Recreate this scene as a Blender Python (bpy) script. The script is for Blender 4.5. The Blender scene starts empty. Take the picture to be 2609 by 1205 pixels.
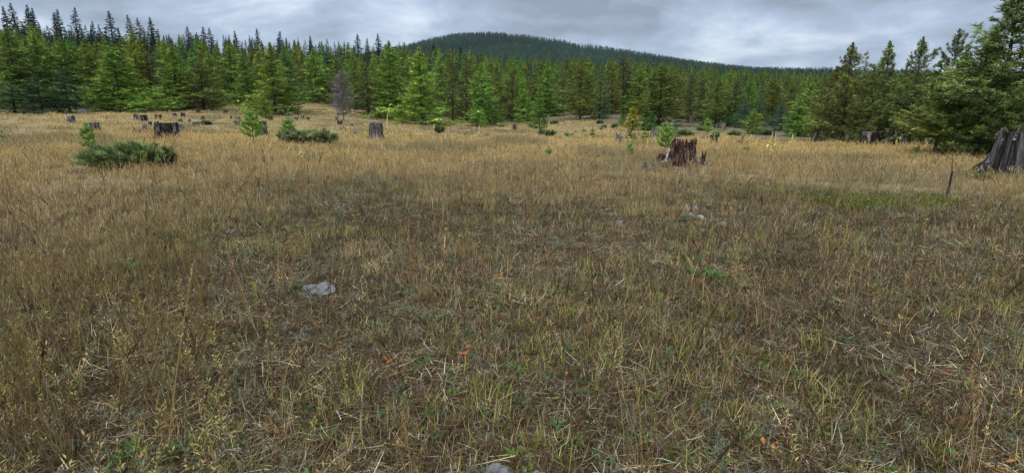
import bpy, math, random
import numpy as np
from mathutils import Vector, noise as mnoise

PI = math.pi
# ------------------------------------------------------------------ camera, sky, sun, exposure
scene = bpy.context.scene
PITCH = math.radians(12.6)
FPX, PW, PH = 1400.0, 2609.0, 1205.0
EYE = 1.6
cam_d = bpy.data.cameras.new('camera')
cam_d.sensor_width = 36.0
cam_d.lens = 36.0 * FPX / PW
cam_d.clip_start = 0.05
cam_d.clip_end = 9000
cam = bpy.data.objects.new('camera', cam_d)
scene.collection.objects.link(cam)
cam.location = (0, 0, EYE)
cam.rotation_euler = (PI / 2 - PITCH, 0, 0)
scene.camera = cam

SUN_EL, SUN_AZ = math.radians(52), math.radians(215)      # azimuth clockwise from +Y: behind and left of the camera
world = bpy.data.worlds.new('World')
scene.world = world
world.use_nodes = True
def build_world():
    nt = world.node_tree
    nt.nodes.clear()
    N, L = nt.nodes.new, nt.links.new
    out = N('ShaderNodeOutputWorld'); bg = N('ShaderNodeBackground')
    bg.inputs['Strength'].default_value = 0.1
    sky = N('ShaderNodeTexSky'); sky.sky_type = 'NISHITA'; sky.sun_disc = False
    sky.sun_elevation = SUN_EL; sky.sun_rotation = SUN_AZ
    tc = N('ShaderNodeTexCoord'); sep = N('ShaderNodeSeparateXYZ')
    L(tc.outputs['Generated'], sep.inputs[0])
    def M(op, a, b=None):
        m = N('ShaderNodeMath'); m.operation = op
        for i, v in enumerate((a, b)):
            if v is None: continue
            if isinstance(v, (int, float)): m.inputs[i].default_value = v
            else: L(v, m.inputs[i])
        return m.outputs[0]
    z = M('MAXIMUM', sep.outputs['Z'], 0.0)
    den = M('ADD', z, 0.30)
    comb = N('ShaderNodeCombineXYZ')
    L(M('DIVIDE', sep.outputs['X'], den), comb.inputs[0]); L(M('DIVIDE', sep.outputs['Y'], den), comb.inputs[1])
    def noise(scale, detail, rough, dist, off):
        mp = N('ShaderNodeMapping'); mp.inputs['Location'].default_value = off
        L(comb.outputs[0], mp.inputs['Vector'])
        n = N('ShaderNodeTexNoise'); n.inputs['Scale'].default_value = scale; n.inputs['Detail'].default_value = detail
        n.inputs['Roughness'].default_value = rough; n.inputs['Distortion'].default_value = dist
        L(mp.outputs[0], n.inputs['Vector']); return n.outputs['Fac']
    a = noise(0.95, 5, 0.5, 0.4, (5.6, 2.2, 0)); b = noise(2.9, 7, 0.55, 0.3, (9.4, 1.3, 2))
    f = M('ADD', M('MULTIPLY', a, 0.58), M('MULTIPLY', b, 0.42))
    ramp = N('ShaderNodeValToRGB'); L(f, ramp.inputs[0])
    el = ramp.color_ramp.elements
    el[0].position = 0.39; el[0].color = (1.7, 1.98, 2.45, 1)
    el[1].position = 0.59; el[1].color = (5.1, 5.6, 6.3, 1)
    e = el.new(0.50); e.color = (2.85, 3.45, 4.45, 1)
    # an overcast sky is brighter overhead than at the horizon (1 + 2 sin(elevation))
    grad = M('ADD', M('MULTIPLY', z, 1.7), 0.66)
    vm = N('ShaderNodeVectorMath'); vm.operation = 'SCALE'
    L(ramp.outputs[0], vm.inputs[0]); L(grad, vm.inputs['Scale'])
    mix = N('ShaderNodeMix'); mix.data_type = 'RGBA'; mix.inputs[0].default_value = 0.93
    L(sky.outputs[0], mix.inputs[6]); L(vm.outputs[0], mix.inputs[7])
    L(mix.outputs[2], bg.inputs['Color']); L(bg.outputs[0], out.inputs[0])
build_world()
sun_d = bpy.data.lights.new('sun', 'SUN')
sun_d.energy = 1.5; sun_d.angle = math.radians(25); sun_d.color = (1.0, 0.96, 0.9)
sun = bpy.data.objects.new('sun', sun_d); scene.collection.objects.link(sun)
sd = Vector((math.sin(SUN_AZ) * math.cos(SUN_EL), math.cos(SUN_AZ) * math.cos(SUN_EL), math.sin(SUN_EL)))
sun.rotation_euler = (-sd).to_track_quat('-Z', 'Y').to_euler()
vs = scene.view_settings
vs.view_transform = 'Standard'; vs.look = 'None'; vs.gamma = 1.0; vs.exposure = 0.84; vs.use_curve_mapping = False
cy = scene.cycles
cy.max_bounces = 5; cy.diffuse_bounces = 2; cy.glossy_bounces = 1; cy.transmission_bounces = 3
cy.volume_bounces = 0; cy.transparent_max_bounces = 6; cy.use_denoising = True; cy.denoiser = 'OPENIMAGEDENOISE'; cy.denoising_input_passes = 'RGB_ALBEDO_NORMAL'; cy.denoising_prefilter = 'ACCURATE'
cy.sample_clamp_indirect = 4.0; cy.caustics_reflective = False; cy.caustics_refractive = False

C = scene.collection
rng = np.random.default_rng(11)
random.seed(5)

# ------------------------------------------------------------------ small helpers
def tag(o, label=None, cat=None, group=None, kind=None):
    if label: o['label'] = label
    if cat: o['category'] = cat
    if group: o['group'] = group
    if kind: o['kind'] = kind
    return o

def empty(name, loc=(0, 0, 0), rz=0.0):
    o = bpy.data.objects.new(name, None); C.objects.link(o)
    o.empty_display_size = 0.2; o.location = loc; o.rotation_euler = (0, 0, rz)
    return o

def place_mesh(name, me, parent=None, loc=(0, 0, 0), rot=(0, 0, 0), scale=(1, 1, 1), color=None):
    o = bpy.data.objects.new(name, me); C.objects.link(o)
    o.parent = parent; o.location = loc; o.rotation_euler = rot; o.scale = scale
    if color is not None: o.color = (*color, 1)
    return o

class Geo:
    """Collects vertices with colours, triangles and quads (numpy) and turns them into one mesh."""
    def __init__(s): s.v, s.c, s.f, s.n = [], [], {3: [], 4: []}, 0
    def add(s, v, faces, col, mat=0):
        v = np.asarray(v, float).reshape(-1, 3); col = np.asarray(col, float)
        if col.ndim == 1: col = np.repeat(col[None, :3], len(v), 0)
        s.v.append(v); s.c.append(col)
        for f in (faces if isinstance(faces, (list, tuple)) else [faces]):
            f = np.asarray(f, int)
            if len(f): s.f[f.shape[1]].append((f + s.n, np.full(len(f), mat)))
        s.n += len(v)
    def mesh(s, name, mats, smooth=False):
        me = bpy.data.meshes.new(name)
        V = np.concatenate(s.v); Cc = np.concatenate(s.c)
        idx, tot, mi = [], [], []
        for k in (3, 4):
            for f, m in s.f[k]:
                idx.append(f.ravel()); tot.append(np.full(len(f), k)); mi.append(m)
        idx, tot, mi = np.concatenate(idx), np.concatenate(tot), np.concatenate(mi)
        me.vertices.add(len(V)); me.vertices.foreach_set('co', V.astype(np.float32).ravel())
        me.loops.add(len(idx)); me.loops.foreach_set('vertex_index', idx.astype(np.int32))
        me.polygons.add(len(tot))
        me.polygons.foreach_set('loop_start', np.concatenate([[0], np.cumsum(tot)[:-1]]).astype(np.int32))
        me.polygons.foreach_set('material_index', mi.astype(np.int32))
        me.polygons.foreach_set('use_smooth', np.full(len(tot), smooth))
        a = me.color_attributes.new('col', 'FLOAT_COLOR', 'POINT')
        a.data.foreach_set('color', np.concatenate([Cc, np.ones((len(Cc), 1))], 1).astype(np.float32).ravel())
        for m in (mats if isinstance(mats, (list, tuple)) else [mats]): me.materials.append(m)
        me.update(calc_edges=True); me.validate()
        return me

def nrm(a): return a / np.maximum(np.linalg.norm(a, axis=-1, keepdims=True), 1e-9)

def hashn(ix, iy, seed):
    h = (ix.astype(np.int64) * 374761393 + iy.astype(np.int64) * 668265263 + seed * 974711) & 0x7fffffff
    h = ((h ^ (h >> 13)) * 1274126177) & 0x7fffffff
    return ((h ^ (h >> 16)) & 0xffff) / 65535.0
def vnoise(x, y, seed=0):
    x, y = np.asarray(x, float), np.asarray(y, float)
    ix, iy = np.floor(x), np.floor(y); fx, fy = x - ix, y - iy
    fx, fy = fx * fx * (3 - 2 * fx), fy * fy * (3 - 2 * fy)
    a, b = hashn(ix, iy, seed), hashn(ix + 1, iy, seed); c, d = hashn(ix, iy + 1, seed), hashn(ix + 1, iy + 1, seed)
    return (a * (1 - fx) + b * fx) * (1 - fy) + (c * (1 - fx) + d * fx) * fy
def fbm(x, y, seed=0, o=4):
    t, a, s = 0, 0.5, 0
    for k in range(o):
        t = t + a * vnoise(x * 2 ** k, y * 2 ** k, seed + k); s += a; a *= 0.5
    return t / s
def sstep(a, b, x):
    t = np.clip((np.asarray(x, float) - a) / (b - a), 0, 1); return t * t * (3 - 2 * t)

def tube(geo, pts, rad, sides, col, mat=0, cap=True):
    pts = np.asarray(pts, float); rad = np.asarray(rad, float); k = len(pts)
    t = nrm(np.gradient(pts, axis=0)); ref = np.array([0.31, 0.27, 0.91]) if abs(t[0][2]) < 0.8 else np.array([1.0, 0.1, 0])
    u = nrm(np.cross(t, ref)); w = np.cross(t, u)
    an = np.arange(sides) * 2 * PI / sides
    ring = pts[:, None] + rad[:, None, None] * (u[:, None] * np.cos(an)[None, :, None] + w[:, None] * np.sin(an)[None, :, None])
    i = np.arange(k - 1)[:, None] * sides; j = np.arange(sides)[None]; j2 = (j + 1) % sides
    q = np.stack([i + j, i + j2, i + sides + j2, i + sides + j], -1).reshape(-1, 4)
    v = ring.reshape(-1, 3)
    if cap:
        v = np.concatenate([v, pts[-1:]]); e = (k - 1) * sides
        tr = np.stack([e + np.arange(sides), e + (np.arange(sides) + 1) % sides, np.full(sides, k * sides)], -1)
        geo.add(v, [q, tr], col if np.ndim(col) == 1 else np.concatenate([np.repeat(col, sides, 0), col[-1:]]), mat)
    else: geo.add(v, [q], col if np.ndim(col) == 1 else np.repeat(col, sides, 0), mat)

# ------------------------------------------------------------------ materials
def new_mat(name):
    m = bpy.data.materials.new(name); m.use_nodes = True; nt = m.node_tree; nt.nodes.clear()
    return m, nt, nt.nodes.new, nt.links.new

def leaf_mat(name, trans=0.25, source='vertex', rough_spec=0.0):
    """Thin foliage: vertex colour times the tint of the tree (object colour) or of the tuft (instance attribute)."""
    m, nt, N, L = new_mat(name)
    out = N('ShaderNodeOutputMaterial')
    at = N('ShaderNodeAttribute'); at.attribute_name = 'col'
    col = at.outputs['Color']
    mul = N('ShaderNodeMix'); mul.data_type = 'RGBA'; mul.blend_type = 'MULTIPLY'; mul.inputs[0].default_value = 1
    if source == 'instance':
        ti = N('ShaderNodeAttribute'); ti.attribute_type = 'INSTANCER'; ti.attribute_name = 'tint'
        L(ti.outputs['Color'], mul.inputs[7])
    else:
        oi = N('ShaderNodeObjectInfo'); L(oi.outputs['Color'], mul.inputs[7])
    L(col, mul.inputs[6]); col = mul.outputs[2]
    d = N('ShaderNodeBsdfDiffuse'); t = N('ShaderNodeBsdfTranslucent'); mx = N('ShaderNodeMixShader')
    mx.inputs[0].default_value = trans
    L(col, d.inputs['Color']); L(col, t.inputs['Color']); L(d.outputs[0], mx.inputs[1]); L(t.outputs[0], mx.inputs[2])
    sh = mx.outputs[0]
    if rough_spec:
        g = N('ShaderNodeBsdfGlossy'); g.inputs['Roughness'].default_value = 0.45; g.inputs['Color'].default_value = (0.8, 0.85, 0.9, 1)
        m2 = N('ShaderNodeMixShader'); m2.inputs[0].default_value = rough_spec
        L(sh, m2.inputs[1]); L(g.outputs[0], m2.inputs[2]); sh = m2.outputs[0]
    L(sh, out.inputs[0])
    return m

def wood_mat(name, c0, c1, c2, scale=(9, 9, 0.9), p=(0.35, 0.5, 0.66), use_vcol=False, bump=0.6):
    """Weathered, charred or rotten wood: long grain along Z."""
    m, nt, N, L = new_mat(name)
    out = N('ShaderNodeOutputMaterial'); b = N('ShaderNodeBsdfPrincipled'); b.inputs['Roughness'].default_value = 0.9
    b.inputs['Specular IOR Level'].default_value = 0.2
    tc = N('ShaderNodeTexCoord'); mp = N('ShaderNodeMapping'); mp.inputs['Scale'].default_value = scale
    L(tc.outputs['Object'], mp.inputs[0])
    n1 = N('ShaderNodeTexNoise'); n1.inputs['Scale'].default_value = 1.6; n1.inputs['Detail'].default_value = 6; n1.inputs['Distortion'].default_value = 0.8
    L(mp.outputs[0], n1.inputs['Vector'])
    n2 = N('ShaderNodeTexNoise'); n2.inputs['Scale'].default_value = 2.2; n2.inputs['Detail'].default_value = 3
    L(tc.outputs['Object'], n2.inputs['Vector'])
    ad = N('ShaderNodeMath'); ad.operation = 'ADD'; L(n1.outputs['Fac'], ad.inputs[0])
    mm = N('ShaderNodeMath'); mm.operation = 'MULTIPLY_ADD'; L(n2.outputs['Fac'], mm.inputs[0]); mm.inputs[1].default_value = 0.5; mm.inputs[2].default_value = -0.25
    L(mm.outputs[0], ad.inputs[1])
    r = N('ShaderNodeValToRGB'); L(ad.outputs[0], r.inputs[0])
    e = r.color_ramp.elements; e[0].position = p[0]; e[0].color = (*c0, 1); e[1].position = p[2]; e[1].color = (*c2, 1)
    k = e.new(p[1]); k.color = (*c1, 1)
    col = r.outputs[0]
    if use_vcol:
        at = N('ShaderNodeAttribute'); at.attribute_name = 'col'
        mu = N('ShaderNodeMix'); mu.data_type = 'RGBA'; mu.blend_type = 'MULTIPLY'; mu.inputs[0].default_value = 1
        L(col, mu.inputs[6]); L(at.outputs['Color'], mu.inputs[7]); col = mu.outputs[2]
    L(col, b.inputs['Base Color'])
    bp = N('ShaderNodeBump'); bp.inputs['Strength'].default_value = bump; bp.inputs['Distance'].default_value = 0.03
    L(n1.outputs['Fac'], bp.inputs['Height']); L(bp.outputs[0], b.inputs['Normal'])
    L(b.outputs[0], out.inputs[0])
    return m

def rock_mat(name, c0, c1, lichen=(0.2, 0.2, 0.12), lic=0.15, scale=9):
    m, nt, N, L = new_mat(name)
    out = N('ShaderNodeOutputMaterial'); b = N('ShaderNodeBsdfPrincipled'); b.inputs['Roughness'].default_value = 0.85
    b.inputs['Specular IOR Level'].default_value = 0.3
    tc = N('ShaderNodeTexCoord')
    n1 = N('ShaderNodeTexNoise'); n1.inputs['Scale'].default_value = scale; n1.inputs['Detail'].default_value = 8; n1.inputs['Roughness'].default_value = 0.65
    n2 = N('ShaderNodeTexNoise'); n2.inputs['Scale'].default_value = scale * 2.5; n2.inputs['Detail'].default_value = 4
    for n in (n1, n2): L(tc.outputs['Object'], n.inputs['Vector'])
    r = N('ShaderNodeValToRGB'); L(n1.outputs['Fac'], r.inputs[0])
    e = r.color_ramp.elements; e[0].position = 0.35; e[0].color = (*c0, 1); e[1].position = 0.65; e[1].color = (*c1, 1)
    r2 = N('ShaderNodeValToRGB'); L(n2.outputs['Fac'], r2.inputs[0])
    r2.color_ramp.elements[0].position = 0.58; r2.color_ramp.elements[1].position = 0.66
    r2.color_ramp.elements[1].color = (lic, lic, lic, 1)
    mx = N('ShaderNodeMix'); mx.data_type = 'RGBA'; L(r2.outputs[0], mx.inputs[0]); L(r.outputs[0], mx.inputs[6]); mx.inputs[7].default_value = (*lichen, 1)
    mp = N('ShaderNodeMapping'); mp.inputs['Scale'].default_value = (3, 5, 16); mp.inputs['Rotation'].default_value = (.3, .2, .4); L(tc.outputs['Object'], mp.inputs[0])
    vo = N('ShaderNodeTexVoronoi'); vo.feature = 'DISTANCE_TO_EDGE'; vo.inputs['Scale'].default_value = scale * .13
    va = N('ShaderNodeVectorMath'); va.operation = 'MULTIPLY_ADD'; L(n1.outputs['Color'], va.inputs[0]); va.inputs[1].default_value = (.9, .9, .9); L(mp.outputs[0], va.inputs[2]); L(va.outputs[0], vo.inputs['Vector'])
    cr = N('ShaderNodeValToRGB'); L(vo.outputs['Distance'], cr.inputs[0]); cr.color_ramp.elements[0].color = (.12, .11, .1, 1); cr.color_ramp.elements[1].position = .07
    mc = N('ShaderNodeMix'); mc.data_type = 'RGBA'; mc.blend_type = 'MULTIPLY'; mc.inputs[0].default_value = 0.6; L(mx.outputs[2], mc.inputs[6]); L(cr.outputs[0], mc.inputs[7])
    L(mc.outputs[2], b.inputs['Base Color'])
    bp = N('ShaderNodeBump'); bp.inputs['Strength'].default_value = 0.5; bp.inputs['Distance'].default_value = 0.02
    L(n1.outputs['Fac'], bp.inputs['Height']); L(bp.outputs[0], b.inputs['Normal']); L(b.outputs[0], out.inputs[0])
    return m

M_grass = leaf_mat('dry_grass', 0.3, 'instance')
M_crown = leaf_mat('needles', 0.22, 'object')
M_crown_i = leaf_mat('needles_far', 0.22, 'instance')
M_plant = leaf_mat('plant_leaf', 0.25, 'object')
M_trunk = wood_mat('bark', (0.025, 0.018, 0.014), (0.06, 0.045, 0.035), (0.11, 0.09, 0.075), (14, 14, 4))
M_twig = wood_mat('twig_bark', (0.03, 0.024, 0.02), (0.06, 0.048, 0.04), (0.1, 0.085, 0.07), (20, 20, 5), bump=0.2)
M_deadtwig = wood_mat('dead_twig', (0.11, 0.095, 0.09), (0.17, 0.15, 0.145), (0.25, 0.23, 0.22), (20, 20, 5), bump=0.2)
M_char = wood_mat('charred_wood', (0.004, 0.004, 0.005), (0.024, 0.019, 0.016), (0.23, 0.205, 0.18), (8, 8, 0.7), (0.36, 0.52, 0.68), bump=0.9)
M_grey = wood_mat('weathered_wood', (0.013, 0.011, 0.010), (0.10, 0.088, 0.078), (0.33, 0.305, 0.28), (9, 9, 0.8), (0.34, 0.5, 0.7), bump=0.9)
M_red = wood_mat('rotten_red_wood', (0.008, 0.005, 0.005), (0.070, 0.033, 0.022), (0.29, 0.20, 0.155), (11, 11, 1.1), (0.36, 0.53, 0.72), bump=0.9)
M_bigstump = wood_mat('fissured_grey_stump_wood', (0.25, 0.235, 0.22), (0.64, 0.60, 0.56), (1.0, 0.96, 0.91), (10, 10, 0.8), (0.3, 0.5, 0.7), use_vcol=True, bump=0.7)
M_pale = wood_mat('bleached_wood', (0.14, 0.12, 0.11), (0.28, 0.25, 0.23), (0.45, 0.42, 0.4), (14, 14, 1.5), bump=0.5)
M_rock = rock_mat('grey_rock', (0.05, 0.047, 0.043), (0.22, 0.213, 0.205))
M_rockw = rock_mat('pale_rock', (0.15, 0.145, 0.135), (0.36, 0.35, 0.33))
M_rockd = rock_mat('dark_rock', (0.04, 0.04, 0.045), (0.15, 0.15, 0.165))

# ------------------------------------------------------------------ terrain
# height of the land by bearing (degrees from straight ahead, clockwise) and by distance (m)
RT = np.array([0.1, 8, 12, 18, 25, 33, 42, 52, 62, 75, 95, 140, 220, 350, 550, 800, 1100, 1500, 1900, 2600]) * 1.27
AZT = np.array([-90, -50, -41, -32, -26, -20, -14, -8, -3, 3, 8, 14, 20, 27, 33, 41, 50, 90], float)
AZT = np.degrees(np.arctan(np.tan(np.radians(np.clip(AZT, -89, 89))) / 1.263))
ZT = np.array([
 [0, 0, 0.00, 0.0, 0.1, 0.2, 0.3, 0.4, 0.5, 1, 2, 3, 5, 8, 12, 18, 25, 30, 30, 30],
 [0, 0, 0.10, .30, .60, .90, 1.25, 1.6, 2.0, 2.9, 4.5, 7.5, 15, 24, 34, 44, 55, 65, 60, 40],
 [0, 0, 0.10, .30, .58, .88, 1.25, 1.7, 2.2, 3.1, 4.6, 7.5, 14, 22, 32, 44, 55, 65, 60, 40],
 [0, 0, 0.08, .25, .50, .78, 1.12, 1.6, 2.4, 3.5, 4.8, 7.2, 12, 19, 28, 42, 60, 75, 65, 40],
 [0, 0, 0.05, .20, .40, .65, .95, 1.5, 2.4, 3.5, 4.7, 6.6, 10, 16, 15, 38, 74, 112, 87, 50],
 [0, 0, 0.03, .12, .28, .48, .75, 1.25, 2.2, 3.3, 4.4, 6.0, 9, 14, 19, 51, 99, 158, 123, 60],
 [0, 0, 0.00, .06, .16, .30, .50, .85, 1.5, 2.4, 3.6, 5.2, 8, 13, 23, 64, 124, 202, 158, 80],
 [0, 0, 0.00, .03, .10, .20, .36, .65, 1.1, 1.8, 2.8, 4.4, 7, 13, 26, 76, 148, 242, 189, 90],
 [0, 0, 0.00, .00, .08, .16, .32, .62, 1.1, 1.8, 2.6, 4.0, 6, 13, 28, 80, 155, 254, 198, 90],
 [0, 0, 0.00, .00, .08, .18, .38, .85, 1.5, 2.1, 2.7, 3.8, 6, 13, 26, 75, 147, 240, 187, 90],
 [0, 0, 0.00, .00, .08, .20, .45, 1.0, 1.7, 2.2, 2.7, 3.6, 6, 12, 24, 68, 132, 215, 168, 80],
 [0, 0, 0.00, .00, .06, .15, .40, .95, 1.6, 2.1, 2.6, 3.5, 5, 11, 21, 59, 115, 184, 144, 70],
 [0, 0, 0.00, .00, .04, .10, .28, .62, 1.1, 1.6, 2.2, 3.2, 5, 10, 18, 49, 96, 158, 123, 60],
 [0, 0, 0.00, .00, .02, .06, .15, .35, .7, 1.1, 1.7, 2.8, 5, 9, 16, 41, 79, 120, 94, 60],
 [0, 0, 0.00, .00, .00, .02, .08, .2, .4, .8, 1.4, 2.6, 5, 9, 15, 37, 73, 110, 86, 60],
 [0, 0, 0.00, .00, .00, .00, .02, .1, .3, .6, 1.2, 2.4, 5, 9, 13, 30, 57, 87, 68, 60],
 [0, 0, 0.00, .00, .00, .00, .00, .1, .2, .5, 1.0, 2.2, 5, 9, 11, 23, 46, 69, 54, 60],
 [0, 0, 0.00, .0, .0, .0, .0, .1, .2, .5, 1, 2, 4, 7, 12, 20, 35, 45, 40, 40]])
LR = np.linspace(math.log(0.1), math.log(3300), 420)
AZ = np.arange(-180, 181, 1.0)
def build_table():
    a = np.clip(AZ, -88, 88)
    T = np.stack([np.interp(a, AZT, ZT[:, j]) for j in range(len(RT))], 1)
    back = sstep(100, 150, np.abs(AZ))[:, None]
    T = T * (1 - back) + T[[0, -1]].mean(0)[None] * back
    G = np.stack([np.interp(np.exp(LR), RT, T[i]) for i in range(len(AZ))])
    k = np.exp(-0.5 * (np.arange(-9, 10) / 4.0) ** 2); k /= k.sum()
    P = np.pad(G, ((0, 0), (9, 9)), 'edge'); G = sum(k[i] * P[:, i:i + G.shape[1]] for i in range(19))
    k = np.exp(-0.5 * (np.arange(-6, 7) / 2.2) ** 2); k /= k.sum()
    P = np.pad(G, ((6, 6), (0, 0)), 'wrap'); G = sum(k[i] * P[i:i + G.shape[0]] for i in range(13))
    return G
GT = build_table()
def land(x, y):
    x, y = np.asarray(x, float), np.asarray(y, float)
    r = np.maximum(np.hypot(x, y), 0.11); az = np.degrees(np.arctan2(x, y))
    u = np.clip(az + 180, 0, 359.999); v = np.clip((np.log(r) - LR[0]) / (LR[1] - LR[0]), 0, len(LR) - 1.001)
    i, j = u.astype(int), v.astype(int); fu, fv = u - i, v - j
    z = (GT[i, j] * (1 - fu) + GT[i + 1, j] * fu) * (1 - fv) + (GT[i, j + 1] * (1 - fu) + GT[i + 1, j + 1] * fu) * fv
    z = z + (fbm(x * 0.55 + 40, y * 0.55 + 40, 3, 3) - 0.5) * 0.16 * sstep(0.3, 6, r) * (1 - 0.5 * sstep(12, 30, r))
    z = z + (fbm(x * 4 + 90, y * 4 + 10, 8, 2) - 0.5) * 0.05
    z = z + (fbm(x * 0.006 + 50, y * 0.006 + 20, 21, 4) - 0.5) * 16 * sstep(500, 1400, r)
    return z

def ray(px, py):
    u, v = (px - PW / 2) / FPX, -(py - PH / 2) / FPX
    c, s = math.cos(PITCH), math.sin(PITCH)
    d = np.array([u, c + v * s, v * c - s]); return d / np.linalg.norm(d)
def on_land(px, py, lift=0.0, rmax=190):
    d = ray(px, py); h = math.hypot(d[0], d[1]); r = np.concatenate([np.arange(0.8, 20, 0.02), np.arange(20, rmax, 0.1)])
    z = EYE + r * d[2] / h
    k = np.nonzero(z < land(r * d[0] / h, r * d[1] / h) + lift)[0]
    R = r[k[0]] if len(k) else rmax
    return R * d[0] / h, R * d[1] / h, R
def depth_of(x, y, z):
    return y * math.cos(PITCH) - (z - EYE) * math.sin(PITCH)
def spot(px, ybase, ytop=None, wpx=None, lift=0.12):
    """Where something whose visible foot is at this place of the photograph stands, how tall it is and how wide."""
    x, y, R = on_land(px, ybase, lift)
    z = float(land(x, y)); h = w = None
    if ytop is not None:
        d = ray(px, ytop); h = EYE + R * d[2] / math.hypot(d[0], d[1]) - z
    if wpx is not None: w = wpx / FPX * depth_of(x, y, z + 0.3)
    return x, y, z, h, w, R
def stand(xtop, ytop, R):
    """Foot of an upright thing R metres away whose top shows at this place, and its height."""
    d = ray(xtop, ytop); h = math.hypot(d[0], d[1]); x, y = R * d[0] / h, R * d[1] / h
    z = float(land(x, y)); return x, y, z, EYE + R * d[2] / h - z

def edge_R(az):   # distance of the forest edge by bearing
    az = np.degrees(np.arctan(np.tan(np.radians(np.clip(az, -75, 75))) * 1.263))
    return 1.27 * np.interp(az, [-180, -60, -49, -41, -33, -26, -20, -14, -9, -4, 0, 5, 10, 15, 20, 27, 32, 36, 41, 46, 50, 60, 180],
                     [70, 62, 58, 60, 66, 74, 70, 58, 52, 49, 50, 62, 66, 56, 50, 43, 37, 32, 30, 28, 27, 26, 30])

def sward_end(az):   # how far short of the trees the golden grass stops
    return np.interp(az, [-180, -50, -20, -12, -4, 2, 6, 11, 17, 24, 30, 50], [1, 1, 3, 8, 6, 10, 20, 20, 16, 12, 4, 3])
def build_ground():
    az = np.radians(np.concatenate([np.arange(-180, -75, 5), np.arange(-75, 75, 0.5), np.arange(75, 180, 5)]))
    r = np.concatenate([np.geomspace(0.25, 12, 150), np.geomspace(12.3, 120, 150), np.geomspace(124, 3300, 110)])
    A, R = np.meshgrid(az, r, indexing='ij'); X, Y = R * np.sin(A), R * np.cos(A)
    V = np.stack([X, Y, land(X, Y)], -1).reshape(-1, 3)
    na, nr = len(az), len(r)
    i = np.arange(na)[:, None]; j = np.arange(nr - 1)[None]; i2 = (i + 1) % na
    q = np.stack([i * nr + j, i * nr + j + 1, i2 * nr + j + 1, i2 * nr + j], -1).reshape(-1, 4)
    V = np.concatenate([V, [[0, 0, float(land(0, 0.11))]]])
    t = np.stack([np.arange(na) * nr, ((np.arange(na) + 1) % na) * nr, np.full(na, len(V) - 1)], -1)
    azd, rr = np.degrees(np.arctan2(V[:, 0], V[:, 1])), np.hypot(V[:, 0], V[:, 1])
    forest = sstep(-3, 5, rr - edge_R(azd) + sward_end(azd) + (fbm(V[:, 0] * .2, V[:, 1] * .2, 5) - .5) * 8)
    dry = sstep(9, 18, rr)
    g = Geo(); g.add(V, [q[:, ::-1], t], np.stack([forest, dry, sstep(120, 250, rr)], -1))
    return g
def ground_mat():
    m, nt, N, L = new_mat('meadow_ground')
    out = N('ShaderNodeOutputMaterial'); b = N('ShaderNodeBsdfPrincipled'); b.inputs['Roughness'].default_value = 1.0
    b.inputs['Specular IOR Level'].default_value = 0.05
    tc = N('ShaderNodeTexCoord'); at = N('ShaderNodeAttribute'); at.attribute_name = 'col'
    sp = N('ShaderNodeSeparateColor'); L(at.outputs['Color'], sp.inputs[0])
    def ns(scale, det, ro=0.6):
        n = N('ShaderNodeTexNoise'); n.inputs['Scale'].default_value = scale; n.inputs['Detail'].default_value = det; n.inputs['Roughness'].default_value = ro
        L(tc.outputs['Object'], n.inputs['Vector']); return n.outputs['Fac']
    def rp(f, cs):
        r = N('ShaderNodeValToRGB'); L(f, r.inputs[0]); e = r.color_ramp.elements
        e[0].position, e[0].color = cs[0][0], (*cs[0][1], 1); e[1].position, e[1].color = cs[-1][0], (*cs[-1][1], 1)
        for p, c in cs[1:-1]: k = e.new(p); k.color = (*c, 1)
        return r.outputs[0]
    def mixc(f, a, b_):
        x = N('ShaderNodeMix'); x.data_type = 'RGBA'; L(f, x.inputs[0]) if not isinstance(f, float) else None
        L(a, x.inputs[6]); L(b_, x.inputs[7]); return x.outputs[2]
    fine = ns(55, 8, 0.7)
    soil = rp(fine, [(0.32, (0.022, 0.016, 0.011)), (0.5, (0.055, 0.04, 0.027)), (0.68, (0.17, 0.13, 0.09))])
    moss = rp(ns(30, 6, 0.7), [(0.35, (0.032, 0.028, 0.012)), (0.65, (0.10, 0.085, 0.035))])
    near = mixc(rp(ns(2.3, 5), [(0.45, (0, 0, 0)), (0.62, (1, 1, 1))]), soil, moss)
    thatch = rp(ns(8, 7, 0.7), [(0.32, (0.13, 0.1, 0.05)), (0.52, (0.25, 0.19, 0.095)), (0.7, (0.38, 0.3, 0.16))])
    c = mixc(sp.outputs[1], near, thatch)
    floor = rp(ns(1.6, 7, 0.7), [(0.35, (0.075, 0.055, 0.035)), (0.52, (0.15, 0.125, 0.075)), (0.68, (0.22, 0.21, 0.13))])
    c = mixc(sp.outputs[0], c, floor)
    far = rp(ns(0.05, 4), [(0.4, (0.02, 0.03, 0.014)), (0.6, (0.035, 0.045, 0.02))])
    c = mixc(sp.outputs[2], c, far)
    L(c, b.inputs['Base Color'])
    bp = N('ShaderNodeBump'); bp.inputs['Strength'].default_value = 0.8; bp.inputs['Distance'].default_value = 0.02
    L(fine, bp.inputs['Height']); L(bp.outputs[0], b.inputs['Normal']); L(b.outputs[0], out.inputs[0])
    return m
g_o = place_mesh('ground', build_ground().mesh('ground', ground_mat(), True))
tag(g_o, 'dry meadow ground rising to wooded hills', 'ground', kind='structure')

# ------------------------------------------------------------------ conifers
def needles(geo, P, D, Ln, W, col, mat=0):
    n = len(P)
    s = nrm(np.cross(D, np.array([0, 0, 1.0]) + rng.normal(0, 0.55, (n, 3)))) * (W * 0.5)[:, None]
    v = np.stack([P - s, P + s, P + D * Ln[:, None]], 1).reshape(-1, 3)
    geo.add(v, np.arange(3 * n).reshape(-1, 3), np.repeat(col, 3, 0), mat)

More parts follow.
